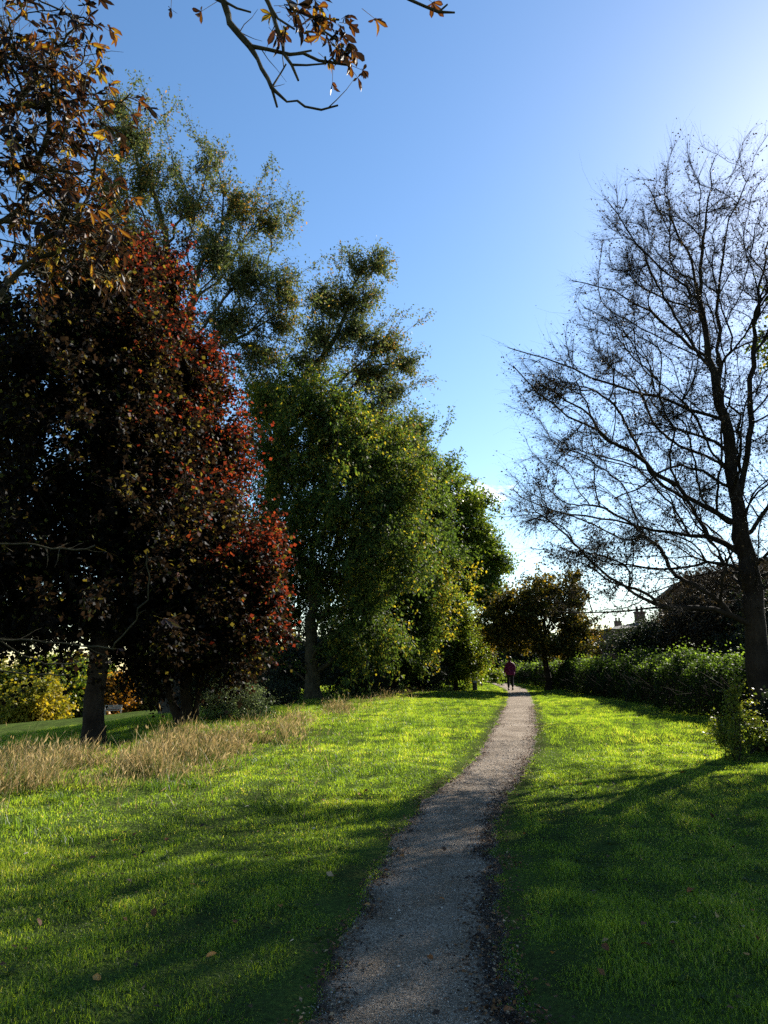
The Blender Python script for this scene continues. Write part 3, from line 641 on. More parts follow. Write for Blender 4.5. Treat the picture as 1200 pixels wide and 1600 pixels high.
be = [E(860,590,D,65,45,1.6),E(900,700,D,100,70,2.6),E(870,800,D+.5,90,50,2.2),E(960,560,D,110,90,2.8),E(990,430,D,95,90,2.6),E(1040,340,D,85,62,2.2),E(1120,325,D,80,55,2.2),
      E(1080,480,D,130,120,3.2),E(1060,650,D,150,120,3.6),E(1000,830,D-.3,130,70,2.8),E(1100,760,D,120,120,3.6),E(960,930,D-.6,90,45,1.8),E(1200,450,D,90,140,3),E(1270,650,D,110,160,3.4),E(1280,850,D,130,90,3),
      E(1120,900,D+.5,110,60,3),E(835,770,D,45,40,1.5),E(920,865,D-1.1,75,26,1.,3),E(870,610,D-.6,60,26,.8,2),E(960,350,D-1,40,45,1.2)]
clumps = np.array([P(*c) for c in [(850,612,D-.6),(880,625,D-.5),(915,608,D-.5),(965,620,D-.6),(905,690,D-1.4),(868,722,D-1),(1010,700,D-1.2),(1080,700,D-.5),(1000,640,D-.4),(925,868,D-1.1),(965,875,D-1),(990,880,D-1),(1100,690,D),(930,590,D-.5),(1060,800,D),(1130,630,D-1)]])
cr_ = np.array([.42,.38,.55,.55,.45,.45,.35,.4,.4,.65,.65,.55,.4,.35,.3,.4])
def bare_keep(p, rr):
    d = np.min(np.linalg.norm((p[:,None,:]-clumps[None])*np.array([1,.6,1.5]),axis=2)/cr_[None]/1.5,axis=1)
    return rr.random(len(p)) < np.where(d<1, .62, .19)
_tl = resample(tr, .3)
def alder_cap(p):
    d = np.min(np.linalg.norm(p[:,None,:]-_tl[None],axis=2),axis=1); return np.where(d>.30, .058, 9.)
make_tree('bare_alder', 'nearly leafless dark tree with spreading limbs beside the hedge against bright sky', 'tree', limbs, be, 4300,
    M['bark_dark'], M['bareleaf'], .19, 111, bf=.30, rt=.0042, twig_n=10, twig_len=.46, twig_droop=.05, leaf_n=4, leaf_L=.052, leaf_W=.03, shell=1.5, leaf_zero=bare_keep, twig_r=.0022, step=.35, wob=.035, along=.9, scat=.42, flare=.5, skel_rt=.024, skel_k=.22, cap_fn=alder_cap)

# trees out of frame to the right whose shade crosses the path
def side_tree(label, x, y, h, rx, seed, mat, n=700, ln=7, twn=6, lo=0.):
    z = gz(x,y)-.06
    return make_tree('maple_tree', label, 'tree', [[np.array([x,y,z]),np.array([x+.1,y,z+h*.3]),np.array([x-.1,y+.1,z+h*.6]),np.array([x,y,z+h*.88])]],
        [(x,y,z+h*(.62+lo),rx,rx,h*(.36-lo)),(x-.3*rx,y,z+h*(.42+2*lo),rx*.75,rx*.8,h*(.2-lo*.5)),(x+.3*rx,y+.3*rx,z+h*(.5+lo),rx*.7,rx*.7,h*(.25-lo))], n, M['bark_dark'], M[mat], .22, seed, twig_n=twn, twig_len=.6, leaf_n=ln, leaf_L=.12, leaf_W=.10, shell=1.8, low=z+h*.2)
side_tree('tall green maple past the right edge, farther of the two shading the path', 15.8, 20, 17, 3.8, 120, 'greenleaf', n=950, ln=9, lo=.11)
side_tree('brown-leaved maple past the right edge, nearer of the two shading the path', 13.0, 11.5, 12.5, 3.3, 121, 'brownleaf', ln=7)

# --- horse chestnut overhanging from the left
def cleaf(PP, DD, rr, tips=None, frac=.42, size=.15, tip_only=False):
    n = len(PP); sel = rr.random(n) < frac; pos = PP[sel,3]; dr = DD[sel,3]
    n = len(pos); dr = nrm(dr+np.array([0,0,-.15])+rr.normal(0,.3,(n,3)))
    return palmate(pos, dr, rr, size)
def palmate(pos, dr, rr, size):
    n = len(pos)
    up = nrm(np.cross(nrm(np.cross(dr, np.array([0,0,1.])+rr.normal(0,.3,(n,3)))), dr)); sd = nrm(np.cross(dr,up))
    Ls = size*rr.uniform(.65,1.2,n); pet = .10*rr.uniform(.5,1.3,n)
    hub = pos+dr*pet[:,None]+np.array([0,0,-.02])
    Vs=[]; Qs=[]; ts=[]; off=0
    v,q = tubes(pos, hub, np.full(n,.0022), np.full(n,.0016), dr, dr, 3); Vs.append(v); Qs.append(q); ts.append(np.full(len(v),.9)); off+=len(v)
    t0 = rr.random(n)
    for j, (ang, ls) in enumerate([(-1.9,.5),(-1.25,.75),(-.6,.95),(0,1.05),(.6,.95),(1.25,.75),(1.9,.5)]):
        keep = rr.random(n) < .82
        k = keep.nonzero()[0]; m_ = len(k)
        if m_==0: continue
        a = ang+rr.normal(0,.15,m_); d = nrm(dr[k]*np.cos(a)[:,None]+sd[k]*np.sin(a)[:,None] + np.array([0,0,-1])*rr.uniform(.1,1.0,m_)[:,None])
        s_ = nrm(np.cross(d, up[k]+rr.normal(0,.35,(m_,3)))); nn = nrm(np.cross(s_, d))
        L = Ls[k]*ls*rr.uniform(.8,1.1,m_); W = L*rr.uniform(.13,.21,m_); curl = rr.uniform(-.5,1.3,m_)
        cupf = rr.uniform(.1,.9,m_)
        rows=[]; p = hub[k].copy(); dcur = d.copy()
        for i,(wf) in enumerate([.12,.55,1.0,.95,.05]):
            e = W[:,None]*wf
            lft = p - s_*e*.9 + nn*e*cupf[:,None]; rgt = p + s_*e*.9 + nn*e*cupf[:,None]
            rows += [lft, p.copy(), rgt]
            dcur = nrm(dcur - nn*(curl*.28)[:,None] + rr.normal(0,.06,(m_,3))); p = p + dcur*(L/4)[:,None]
        V = np.stack(rows,1).reshape(-1,3); base_=np.arange(m_)[:,None]*15
        ql=[]
        for i in range(4):
            for c in (0,1): ql.append([i*3+c,i*3+c+1,(i+1)*3+c+1,(i+1)*3+c])
        Qx = (base_[:,:,None]+np.array(ql)[None]).reshape(-1,4)
        Vs.append(V); Qs.append(Qx+off); off += len(V)
        tl = np.clip(t0[k]*.84+rr.normal(0,.14,m_)+.07,0,1)
        edge_ = np.tile(np.array([-.12,.12,-.12]*5),(m_,1)); ts.append(np.clip(tl[:,None]+edge_,0,1).ravel())
    return np.concatenate(Vs), np.concatenate(Qs), np.concatenate(ts)
D=5.6
cb = np.array([-5.7,5.0,gz(-5.7,5.0)-.06]); cz = cb[2]
fork = cb+np.array([.1,0,2.6])
def shrub_line(*a): return list(a)
cl = [[cb, cb+np.array([.05,0,1.2]), fork, cb+np.array([0,.1,4.5]), cb+np.array([-.1,.1,7.2]), cb+np.array([0,0,9.5])],
  [cb+np.array([.05,0,1.7]), np.array([-4.6,5.8,1.75]), P(0,1000,6.6), P(42,1000,6.6), P(77,1001,6.6), P(115,1010,6.6), P(176,1013,6.5)],
  [P(0,1000,6.6), P(50,1040,6.7), P(75,1050,6.8), P(88,1040,6.8), P(126,1033,6.9)],
  [cb+np.array([.05,0,1.5]), np.array([-4.6,6.1,1.55]), P(-20,1040,7), P(38,1056,7), P(69,1057,7.1), P(110,1054,7.1)],
  [P(170,1012,6.5), P(215,979,6.3), P(230,945,6.2), P(238,887,6.1), P(230,862,6.0)],
  [fork, P(-120,870,6), P(0,847,6), P(60,851,6), P(95,862,6), P(150,855,5.9)],
  [fork, P(-150,600,5.8), P(-20,480,5.6), P(30,460,5.6), P(60,450,5.6)],
  [cb+np.array([0,.1,3.6]), P(-160,420,5.6), P(0,340,5.6), P(60,352,5.5), P(120,350,5.4), P(170,345,5.3)],
  [cb+np.array([0,.1,4.0]), P(-160,300,5.5), P(0,250,5.5), P(45,265,5.4), P(90,277,5.3), P(150,265,5.2)],
  [cb+np.array([0,.1,4.6]), P(-150,200,5.4), P(0,190,5.4), P(50,152,5.3), P(100,155,5.3), P(165,168,5.2), P(205,150,5.1)],
  [P(0,190,5.4), P(40,160,5.3), P(62,120,5.3)], [cb+np.array([0,.1,5.4]), P(-160,40,5.3), P(0,85,5.2), P(40,95,5.2), P(80,120,5.1)],
  [cb+np.array([0,.1,6.2]), P(-150,-90,5.2), P(20,-30,5), P(90,20,4.9), P(150,38,4.9)],
  [cb+np.array([0,.1,4.3]), P(-140,330,6), P(20,380,6), P(90,400,6), P(160,420,6), P(195,440,5.9)],
  # long limb reaching over the path, its ends hanging into the view
  [cb+np.array([-.1,.1,6.8]), np.array([-4.0,4.6,7.0]), np.array([-2.4,4.2,6.9]), P(325,-60,4.1), P(336,0,4.05), P(350,24,4), P(368,52,4), P(394,72,4), P(402,90,4), P(420,130,3.95), P(438,155,3.9), P(462,172,3.9), P(490,179,3.9), P(528,172,3.85)],
  [P(394,72,4), P(434,79,4), P(472,88,4), P(506,102,4), P(534,105,4), P(550,102,4)],
  [P(336,-40,4.05), P(415,-50,4.0), P(421,10,4), P(424,35,4), P(434,66,4), P(447,98,4), P(463,126,4)],
  [P(449,103,4), P(484,102,4), P(506,102,4)], [P(415,-50,4), P(440,0,3.95), P(462,20,3.9), P(500,33,3.9), P(530,35,3.9)], [P(345,5,4), P(370,14,4), P(396,22,4)],
  [P(415,-50,4), P(560,-60,3.9), P(637,-4,3.9), P(656,16,3.9), P(680,25,3.9), P(706,24,3.9)],
  [P(325,-60,4.1), P(290,-30,4.1), P(270,-12,4.1)],
  [P(430,145,3.95), P(436,158,3.95), P(431,166,3.95)],[P(420,130,3.95),P(436,100,3.97),P(447,100,4)],[P(463,88,4),P(470,76,4),P(482,80,3.98)],[P(368,52,4),P(374,46,4)],[P(488,34,3.9),P(505,55,3.9),P(524,66,3.9)],
  [P(442,60,3.98),P(448,50,3.98)],[P(506,102,4),P(510,92,4)],[P(522,103,4),P(521,92,4)],[P(421,10,4),P(440,30,4),P(455,48,4)],[P(680,25,3.9),P(690,8,3.9)]]
ce = [E(40,90,5.3,60,110,.7,5),E(90,170,5.2,90,60,.7,5),E(60,280,5.5,85,70,.8,6),E(110,350,5.5,75,60,.7,6),E(30,390,5.8,70,60,.8,4),E(130,400,5.9,75,32,.5,4.5),E(-60,100,5.5,110,170,1.2),E(-100,350,5.8,120,150,1.2),
      E(110,60,5.0,40,45,.4,5),(-5.8,5,cz+7.5,2.3,2.2,2.2),(-6.5,4.4,cz+5.2,2.2,2.2,1.8),(-5.2,2.8,cz+6.5,1.9,1.6,1.8)]
def pix(p):
    w_ = p[:,2]-CAMZ; f_ = np.maximum(p[:,1]*CP+w_*SP,.1); return 600+F*p[:,0]/f_, 800-F*(-p[:,1]*SP+w_*CP)/f_
def chest_cap(p):
    U, Vv = pix(p); return np.where(U>-60, np.where(Vv>930, .034, .024), np.clip(.03+(-60-U)*.0006,.03,.3))
def chest_twig(p, rr):   # the long hanging limb and the low limbs carry hardly any twigs
    U, Vv = pix(p); return rr.random(len(p)) < np.where((U>225)&(p[:,1]<4.6), .10, np.where((Vv>450)&(U>-40), .35, 1))
def chest_leaf(PP, DD, rr):
    p = PP[:,3]
    # leave the hanging bare ends and low limbs almost leafless
    U, Vv = pix(p)
    k = np.where(U>215, 0, np.where(Vv>450, .04, .64))
    sel = rr.random(len(p))<k
    v1,q1,t1 = palmate(p[sel], nrm(DD[sel,3]+rr.normal(0,.3,(sel.sum(),3))), rr, .118)
    # the few leaves on the hanging ends, and the cluster at the top edge
    hp = [(P(268,-4,4.1),(0,.1,-1)),(P(530,35,3.9),(1,0,.1)),(P(520,33,3.9),(.9,0,-.5)),(P(512,34,3.9),(.5,0,-.8)),(P(548,102,4),(1,0,-.25)),(P(524,68,3.9),(.8,0,-.5)),(P(424,25,4),(.3,0,-1)),(P(436,30,4),(.4,0,-1)),
          (P(466,15,3.9),(.9,0,-.5)),(P(480,20,3.9),(.9,0,-.3)),(P(520,100,4),(0,0,-1)),(P(663,-6,3.9),(1,0,-.6)),(P(533,30,3.9),(.6,0,1)),(P(340,2,4.05),(-.5,0,-.3)),(P(500,60,3.9),(.8,.1,-.3)),
          (P(150,38,4.9),(1,0,-.1)),(P(205,150,5.1),(1,0,-.5)),(P(200,152,5.1),(1,0,.2)),(P(176,1013,6.5),(.8,0,.3)),(P(240,962,6.2),(1,0,-.1)),(P(150,855,5.9),(1,0,-.2)),(P(60,450,5.6),(1,0,-.4))]
    rx_ = np.random.default_rng(9)
    for (u_,v_,k_) in [(455,20,4),(475,25,4),(500,20,3),(515,45,4),(530,50,3),(425,40,2),(505,80,2),(545,95,2),(440,5,3),(560,5,1)]:
        for _ in range(k_): hp.append((P(u_+rx_.normal(0,9),v_+rx_.normal(0,9),3.92+rx_.normal(0,.08)),(rx_.normal(.6,.4),rx_.normal(0,.2),rx_.normal(-.4,.5))))
    pp_ = np.array([h[0] for h in hp]); dd = nrm(np.array([h[1] for h in hp],float))
    v2,q2,t2 = palmate(pp_, dd, rr, .125)
    return np.concatenate([v1,v2]), np.concatenate([q1,q2+len(v1)]), np.concatenate([t1,t2])
make_tree('horse_chestnut', 'horse chestnut overhanging from the left with curled brown leaves and bare twigs', 'tree', cl, ce, 1900,
    M['bark_moss'], M['chestnutleaf'], .26, 130, bf=.2, rt=.0068, twig_n=2, twig_len=.22, twig_droop=.02, leaf_n=1, shell=1.6, leaf_fn=chest_leaf, twig_keep=chest_twig, twig_r=.0045, low=P(0,700,5.6)[2], step=.11, wob=.014, skel_rt=.0058, cap_fn=chest_cap)

# ================================================================== SHRUBS AND HEDGE
def shrub(name, label, base, ells, n, leafm, seed, cat='shrub', bark='bark_dark', leaf_n=8, L=.05, W=.035, tw=.35, twn=5, r=.02, group=None, stems=5, **kw):
    rr = np.random.default_rng(seed); base = np.array(base,float)
    limbs = [[base, base+np.array([0,0,.25])]]
    for k in range(stems):
        e = ells[k%len(ells)]; tgt = np.array(e[:3])+rr.normal(0,.4,3)*np.array(e[3:6])
        limbs.append([base+rr.normal(0,.06,3)*np.array([1,1,0]), base*.5+tgt*.5+rr.normal(0,.05,3), tgt])
    return make_tree(name, label, cat, limbs, ells, n, M[bark], M[leafm], r, seed, bf=.2, rt=.003, twig_n=twn, twig_len=tw, leaf_n=leaf_n, leaf_L=L, leaf_W=W, group=group, flare=0, step=.2, wob=.02, **kw)
b = G(368,19.6); shrub('pale_shrub','pale grey-green shrub growing from the dry grass beside the copper maples', b, [E(368,1095,19.6,44,34,.8),E(345,1105,19.6,24,22,.5),E(395,1100,19.6,24,22,.5)], 330, 'shrubleaf', 201, L=.045, W=.022, leaf_n=9)
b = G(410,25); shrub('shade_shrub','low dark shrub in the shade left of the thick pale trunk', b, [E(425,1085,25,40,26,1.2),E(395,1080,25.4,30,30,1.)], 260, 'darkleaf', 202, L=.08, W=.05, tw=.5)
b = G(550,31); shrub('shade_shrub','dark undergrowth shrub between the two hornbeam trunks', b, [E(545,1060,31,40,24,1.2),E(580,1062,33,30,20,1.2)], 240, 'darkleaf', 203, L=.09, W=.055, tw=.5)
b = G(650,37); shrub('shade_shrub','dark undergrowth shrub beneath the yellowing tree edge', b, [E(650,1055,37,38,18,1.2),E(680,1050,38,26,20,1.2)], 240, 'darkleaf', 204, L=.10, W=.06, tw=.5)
b = G(1150,11.9)
shrub('yellow_shrub','sparse shrub with small yellow-green leaves at the foot of the bare tree', b, [E(1160,1112,11.9,20,22,.3),E(1130,1150,12.2,30,8,.3),E(1150,1085,12.3,12,20,.2),E(1175,1140,12.4,25,22,.4),E(1128,1128,12.2,10,8,.2)], 85, 'yellowgreen', 205, L=.040, W=.032, leaf_n=8, tw=.18, twn=4, stems=9, tint_fn=lambda p, rr: np.clip(rr.random(len(p))*.5+.42,0,1))
b = G(1185,12.9); shrub('ivy_mound','dark low mound of ivy around the foot of the bare tree', b, [E(1215,1120,13.2,34,30,.5),E(1205,1150,13,30,22,.5)], 200, 'darkleaf', 206, L=.06, W=.05, leaf_n=9, tw=.2)
b = G(788,51); shrub('bright_shrub','small bright green bush in the hollow left of the walker', b, [E(780,1058,51,12,8,.5)], 90, 'yellowgreen', 207, L=.10, W=.06, tw=.4)
b = G(812,53); shrub('bright_shrub','small light green bush in the hollow right of the walker', b, [E(811,1052,53,11,12,.6)], 90, 'yellowgreen', 208, L=.10, W=.06, tw=.4)

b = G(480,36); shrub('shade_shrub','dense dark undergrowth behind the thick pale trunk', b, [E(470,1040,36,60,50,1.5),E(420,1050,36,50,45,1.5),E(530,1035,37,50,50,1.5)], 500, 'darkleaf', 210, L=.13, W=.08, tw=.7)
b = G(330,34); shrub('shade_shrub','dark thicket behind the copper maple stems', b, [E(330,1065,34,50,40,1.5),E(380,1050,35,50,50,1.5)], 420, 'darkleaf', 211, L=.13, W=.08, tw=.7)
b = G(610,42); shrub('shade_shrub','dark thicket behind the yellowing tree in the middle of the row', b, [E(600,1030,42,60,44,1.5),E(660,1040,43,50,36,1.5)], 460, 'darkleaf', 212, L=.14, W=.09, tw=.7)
# bramble hedge
rr = np.random.default_rng(300)
hx = lambda y: np.interp(y, [11,14.5,19,25,32,40,48,56],[9.2,8.3,8.5,8.9,9.3,9.9,9.8,9.4])
hroot = empty('bramble_hedge', (float(hx(30)),30.,gz(hx(30),30.))); tag(hroot,'long bramble hedge with sunlit top and shaded face along the right lawn','hedge')
hb = np.array(hroot.location)
n = 130000; y = 12+44*rr.random(n)**1.5; 
hh = 1.42+.24*vnoise(y,y*0,9,4)+.18*vnoise(y,y*0,10,1.4)
hh = hh*np.interp(y,[12,40,46,56],[1,1,.8,.85])
t = rr.random(n); face = rr.random(n)
wid = .75+.15*vnoise(y,y*0,12,2.0)
ang = rr.uniform(0,math.pi,n); rad = 1-.28*rr.random(n)**2.0
sx_ = np.cos(ang); sz_ = np.abs(np.sin(ang))**.7
x = hx(y)-(-1)*0+sx_*wid*rad*np.sign(1) + .12*vnoise(y,sz_*2,13,.9)
z = T(x,y)+sz_*hh*rad+.10*vnoise(y,x,14,.7)*sz_
# arching sprays on the top
sp = rr.random(n)<.06; z = z+np.where(sp, rr.random(n)**2*.45, 0)
pos = np.stack([x,y,np.maximum(z,T(x,y)+.02)],-1)
Ld = nrm(rr.normal(0,1,(n,3))+np.stack([sx_*.6,np.zeros(n),-.3+0*x],-1)); Lnn = nrm(rr.normal(0,.5,(n,3))+np.stack([sx_*.5,np.zeros(n),sz_],-1))
L = rr.uniform(.045,.085,n)*(1+np.clip(y-20,0,40)*.018)
lv,lq = leafquads(pos,Ld,Lnn,L,L*.7,.12)
tint = np.clip(rr.random(n)*.45+(.15+.5*np.clip(vnoise(y,x,15,3.),-.2,1))*(z-T(x,y)>hh*.74)+np.where(sp,.25,0),0,1)  # upper leaves and sprays tinted lighter: the sunlit top is put into the colour
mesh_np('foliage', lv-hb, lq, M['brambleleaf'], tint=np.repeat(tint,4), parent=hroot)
# canes and arching stems inside
m_=2600; y = 12+44*rr.random(m_)**1.4; A = np.stack([hx(y)+rr.normal(0,.35,m_),y,np.zeros(m_)],-1); A[:,2]=T(A[:,0],A[:,1])-.02
Dn = nrm(np.stack([rr.normal(-.1,.45,m_),rr.normal(0,.45,m_),np.ones(m_)],-1)); Ln_=rr.uniform(.8,1.5,m_)
B=A+Dn*(Ln_*.5)[:,None]; D2=nrm(Dn+rr.normal(0,.35,(m_,3))+np.array([0,0,-.2])); C_=B+D2*(Ln_*.45)[:,None]
v,q = join([tubes(A,B,np.full(m_,.008),np.full(m_,.007),Dn,nrm(Dn+D2),4),tubes(B,C_,np.full(m_,.007),np.full(m_,.004),nrm(Dn+D2),D2,4)])
mesh_np('canes', v-hb, q, M['bark_dark'], parent=hroot)

# dark trees behind the hedge
def blobtree(name, label, u, D, ells, n, mat, seed, L=.16, W=.11, r=.2, group=None, twn=6, leaf_n=10, tw=.9, **kw):
    b = G(u,D); c = np.array(ells[0][:3])
    return make_tree(name, label, 'tree', [[b, b*.5+np.array([c[0],c[1],c[2]])*.5, np.array([c[0],c[1],c[2]+ells[0][5]*.4])]], ells, n, M['bark_dark'], M[mat], r, seed, bf=.25, twig_n=twn, twig_len=tw, leaf_n=leaf_n, leaf_L=L, leaf_W=W, group=group, **kw)
blobtree('yew_tree','dense dark olive tree behind the hedge between the far house and the gabled house',1020,31,[E(1015,1000,31,48,36,2.2),E(985,1010,31,30,26,1.8),E(1060,985,31,45,42,2.2),E(1040,1020,31,60,24,2.)],700,'darkleaf',401,L=.10,W=.06,tw=.6,tint_fn=lambda p, rr: np.clip(rr.random(len(p))*1.2,0,1))
blobtree('beech_tree','purplish brown twiggy tree behind the hedge in front of the gabled house',1120,28,[E(1120,935,28,60,50,2.,1.5),E(1080,960,28,40,35,1.6),E(1090,990,28,45,35,1.8),E(1150,990,28,45,45,1.8),E(1190,940,28,50,60,2.)],1300,'bareleaf',402,L=.09,W=.06,tw=.6,leaf_n=8,twn=7)
blobtree('elder_tree','dark tree behind the hedge at the right edge',1200,24,[E(1180,1010,24,50,30,1.6),E(1230,980,24,60,60,2.)],500,'darkleaf',403,L=.09,W=.06,tw=.5)
# dark backdrop of trees in the hollow behind the walker
blobtree('oak_tree','dark spreading tree in the hollow directly behind the walker',790,66,[E(785,1030,66,40,34,4),E(815,1020,66,40,40,4),E(760,1045,66,22,20,3)],700,'darkleaf',410,L=.30,W=.2,tw=1.3)
blobtree('oak_tree','dark tree behind the small lime, right of the walker',880,72,[E(880,1025,72,50,32,4),E(845,1030,72,40,30,4),E(915,1038,72,22,16,3)],700,'darkleaf',411,L=.30,W=.2,tw=1.3)
blobtree('small_rowan','small orange-leaved tree just left of the far brick house',922,60,[E(922,1010,60,12,16,1.4)],160,'farleaf_orange',412,L=.2,W=.15,tw=.7,r=.1)
blobtree('oak_tree','dark tree far behind the yellow-green tree, filling the gap under the row',700,74,[E(700,1020,74,60,40,4),E(650,1030,74,50,34,4)],600,'darkleaf',413,L=.32,W=.22,tw=1.4)
# autumn trees across the meadow
blobtree('autumn_tree','yellow autumn tree across the meadow at the left edge',20,70,[E(15,1085,70,50,42,4),E(-30,1070,70,50,55,4)],600,'farleaf_yellow',420,L=.34,W=.26,tw=1.3)
blobtree('autumn_tree','bright lemon yellow tree across the meadow beside a greener one',75,66,[E(62,1100,66,24,30,3),E(40,1112,66,20,20,2)],420,'farleaf_yellow',421,L=.30,W=.24,tw=1.1,tint_fn=lambda p, rr: np.clip(rr.random(len(p))*.5+.45,0,1))
blobtree('autumn_tree','olive green tree with a yellow tinge across the meadow left of the thick trunk',100,74,[E(100,1090,74,38,38,4),E(75,1065,74,40,30,4)],600,'yellowgreen',422,L=.36,W=.26,tw=1.4)
blobtree('autumn_tree','green tree across the meadow just behind the thick trunk',140,80,[E(145,1080,80,36,42,4),E(120,1060,80,30,30,3)],500,'greenleaf',423,L=.38,W=.28,tw=1.4)
blobtree('autumn_tree','orange domed tree across the meadow to the right of the thick trunk',182,76,[E(180,1095,76,20,32,2.8),E(188,1108,76,15,18,2)],500,'farleaf_orange',424,L=.32,W=.26,tw=1.0)
blobtree('autumn_tree','brownish orange tree across the meadow beside the orange domed one',213,80,[E(213,1098,80,15,22,2.4)],300,'brownleaf',425,L=.34,W=.26,tw=1.1,tint_fn=lambda p, rr: np.clip(rr.random(len(p))*.4+.6,0,1))
blobtree('autumn_tree','dark green tree across the meadow behind the copper maple stems',262,84,[E(262,1080,84,42,44,4),E(320,1075,84,40,46,4)],500,'greenleaf',426,L=.4,W=.28,tw=1.4)
blobtree('oak_tree','dark green oak beyond the copper maples and the tall pale trunk',400,80,[E(400,1060,80,60,55,5),E(470,1050,80,50,55,5)],600,'darkleaf',427,L=.4,W=.28,tw=1.5)
blobtree('oak_tree','dark oak far behind the hornbeam trunks',560,82,[E(560,1045,82,60,50,5)],500,'darkleaf',428,L=.4,W=.28,tw=1.5)

# ================================================================== BUILDINGS
def brickmat(name, c1, c2, mortar, scale):
    m, nt, out = newmat(name); lk = nt.links.new
    tc = N(nt,'ShaderNodeTexCoord'); sp = N(nt,'ShaderNodeSeparateXYZ'); lk(tc.outputs['Object'], sp.inputs[0])
    a = N(nt,'ShaderNodeMath', operation='ADD'); lk(sp.outputs[0], a.inputs[0]); lk(sp.outputs[1], a.inputs[1])
    cb_ = N(nt,'ShaderNodeCombineXYZ'); lk(a.outputs[0], cb_.inputs[0]); lk(sp.outputs[2], cb_.inputs[1])
    br = N(nt,'ShaderNodeTexBrick', Scale=scale); br.inputs['Color1'].default_value=(*c1,1); br.inputs['Color2'].default_value=(*c2,1); br.inputs['Mortar'].default_value=(*mortar,1)
    lk(cb_.outputs[0], br.inputs['Vector']); b = N(nt,'ShaderNodeBsdfPrincipled', Roughness=.9); lk(br.outputs['Color'], b.inputs['Base Color']); lk(b.outputs[0], out.inputs[0]); return m
M['brick'] = brickmat('brick_wall', (.13,.055,.04), (.09,.04,.03), (.16,.14,.12), 4.0)
M['roof'] = brickmat('roof_tile', (.035,.03,.028), (.026,.022,.021), (.012,.011,.01), 5.0)
M['frame'] = plainmat('white_paint', (.75,.75,.72), (.65,.65,.62), rough=.5)
m, nt, out = newmat('window_glass'); b = N(nt,'ShaderNodeBsdfPrincipled', Roughness=.06); b.inputs['Base Color'].default_value=(.03,.035,.04,1); b.inputs['Specular IOR Level'].default_value=.9; nt.links.new(b.outputs[0], out.inputs[0]); M['glass']=m
def house(name, label, loc, rz, w_, d_, h_, rise, wins, chims, hip=False):
    root = empty(name, loc); root.rotation_euler=(0,0,rz); tag(root,label,'house')
    bm = bmesh.new(); box(bm,(0,0,h_/2),(w_,d_,h_))
    if not hip:   # gable triangles face the camera side
        for s_ in (-1,1):
            vs = [bm.verts.new(p) for p in [(-w_/2,s_*d_/2,h_),(w_/2,s_*d_/2,h_),(0,s_*d_/2,h_+rise)]]; bm.faces.new(vs)
    bm_obj('wall', bm, M['brick'], root)
    bm = bmesh.new(); o_=.35; th=.14
    if hip:
        rl = w_/2-d_/2 if w_>d_ else .1
        for zz in (0,): 
            lo = [(-w_/2-o_,-d_/2-o_),(w_/2+o_,-d_/2-o_),(w_/2+o_,d_/2+o_),(-w_/2-o_,d_/2+o_)]
            L0=[bm.verts.new((x,y,h_+.01)) for x,y in lo]; L1=[bm.verts.new((x,y,h_+.01+th)) for x,y in lo]; r0=bm.verts.new((-rl,0,h_+rise)); r1=bm.verts.new((rl,0,h_+rise))
            bm.faces.new(L0)
            for i in range(4): bm.faces.new([L0[i],L0[(i+1)%4],L1[(i+1)%4],L1[i]])
            bm.faces.new([L1[0],L1[1],r1,r0]); bm.faces.new([L1[1],L1[2],r1]); bm.faces.new([L1[2],L1[3],r0,r1]); bm.faces.new([L1[3],L1[0],r0])
    else:
        k = rise/(w_/2)
        for s_ in (-1,1):
            prof = [(s_*(w_/2+o_), h_-k*o_+.01),(0,h_+rise+.01),(0,h_+rise+th+.06),(s_*(w_/2+o_),h_-k*o_+th+.05)]
            A_=[bm.verts.new((x,-d_/2-o_,z)) for x,z in prof]; B_=[bm.verts.new((x,d_/2+o_,z)) for x,z in prof]
            bm.faces.new(A_); bm.faces.new(B_[::-1])
            for i in range(4): bm.faces.new([A_[i],A_[(i+1)%4],B_[(i+1)%4],B_[i]])
    rf = bm_obj('roof', bm, M['roof'], root)
    for (x,y,zt,cw) in chims:
        bm = bmesh.new(); box(bm,(x,y,(h_+zt)/2),(cw,cw*.8,zt-h_)); box(bm,(x,y,zt+.06),(cw+.14,cw*.8+.14,.14))
        c_ = bm_obj('chimney', bm, M['brick'], rf)
        for q_ in (-.25,.25):
            bm = bmesh.new(); bmesh.ops.create_cone(bm, cap_ends=True, segments=10, radius1=.13, radius2=.10, depth=.45); bmesh.ops.translate(bm, vec=(x+q_*cw,y,zt+.35), verts=bm.verts)
            o = bm_obj('chimney_pot', bm, M['brick'], rf)
    for (x,z,ww,wh) in wins:
        y0=-d_/2-.004; bm=bmesh.new(); f_=.09
        box(bm,(x,y0-.03,z+wh/2-f_/2),(ww,.07,f_)); box(bm,(x,y0-.03,z-wh/2+f_/2),(ww,.07,f_))
        for sx in (-ww/2+f_/2,0,ww/2-f_/2): box(bm,(x+sx,y0-.03,z),(f_*.98,.064,wh-2*f_))
        box(bm,(x,y0-.03,z+wh*.1),(ww-2*f_,.05,f_*.7)); box(bm,(x,y0-.05,z-wh/2-.05),(ww+.2,.14,.08))
        fr = bm_obj('window', bm, M['frame'], root)
        bm=bmesh.new(); box(bm,(x,y0-.012,z),(ww-.1,.02,wh-.1)); bm_obj('pane', bm, M['glass'], fr)
    return root
p = G(1150,46,0); g0 = p[2]-.1
ztop = P(1125,893,46)[2]
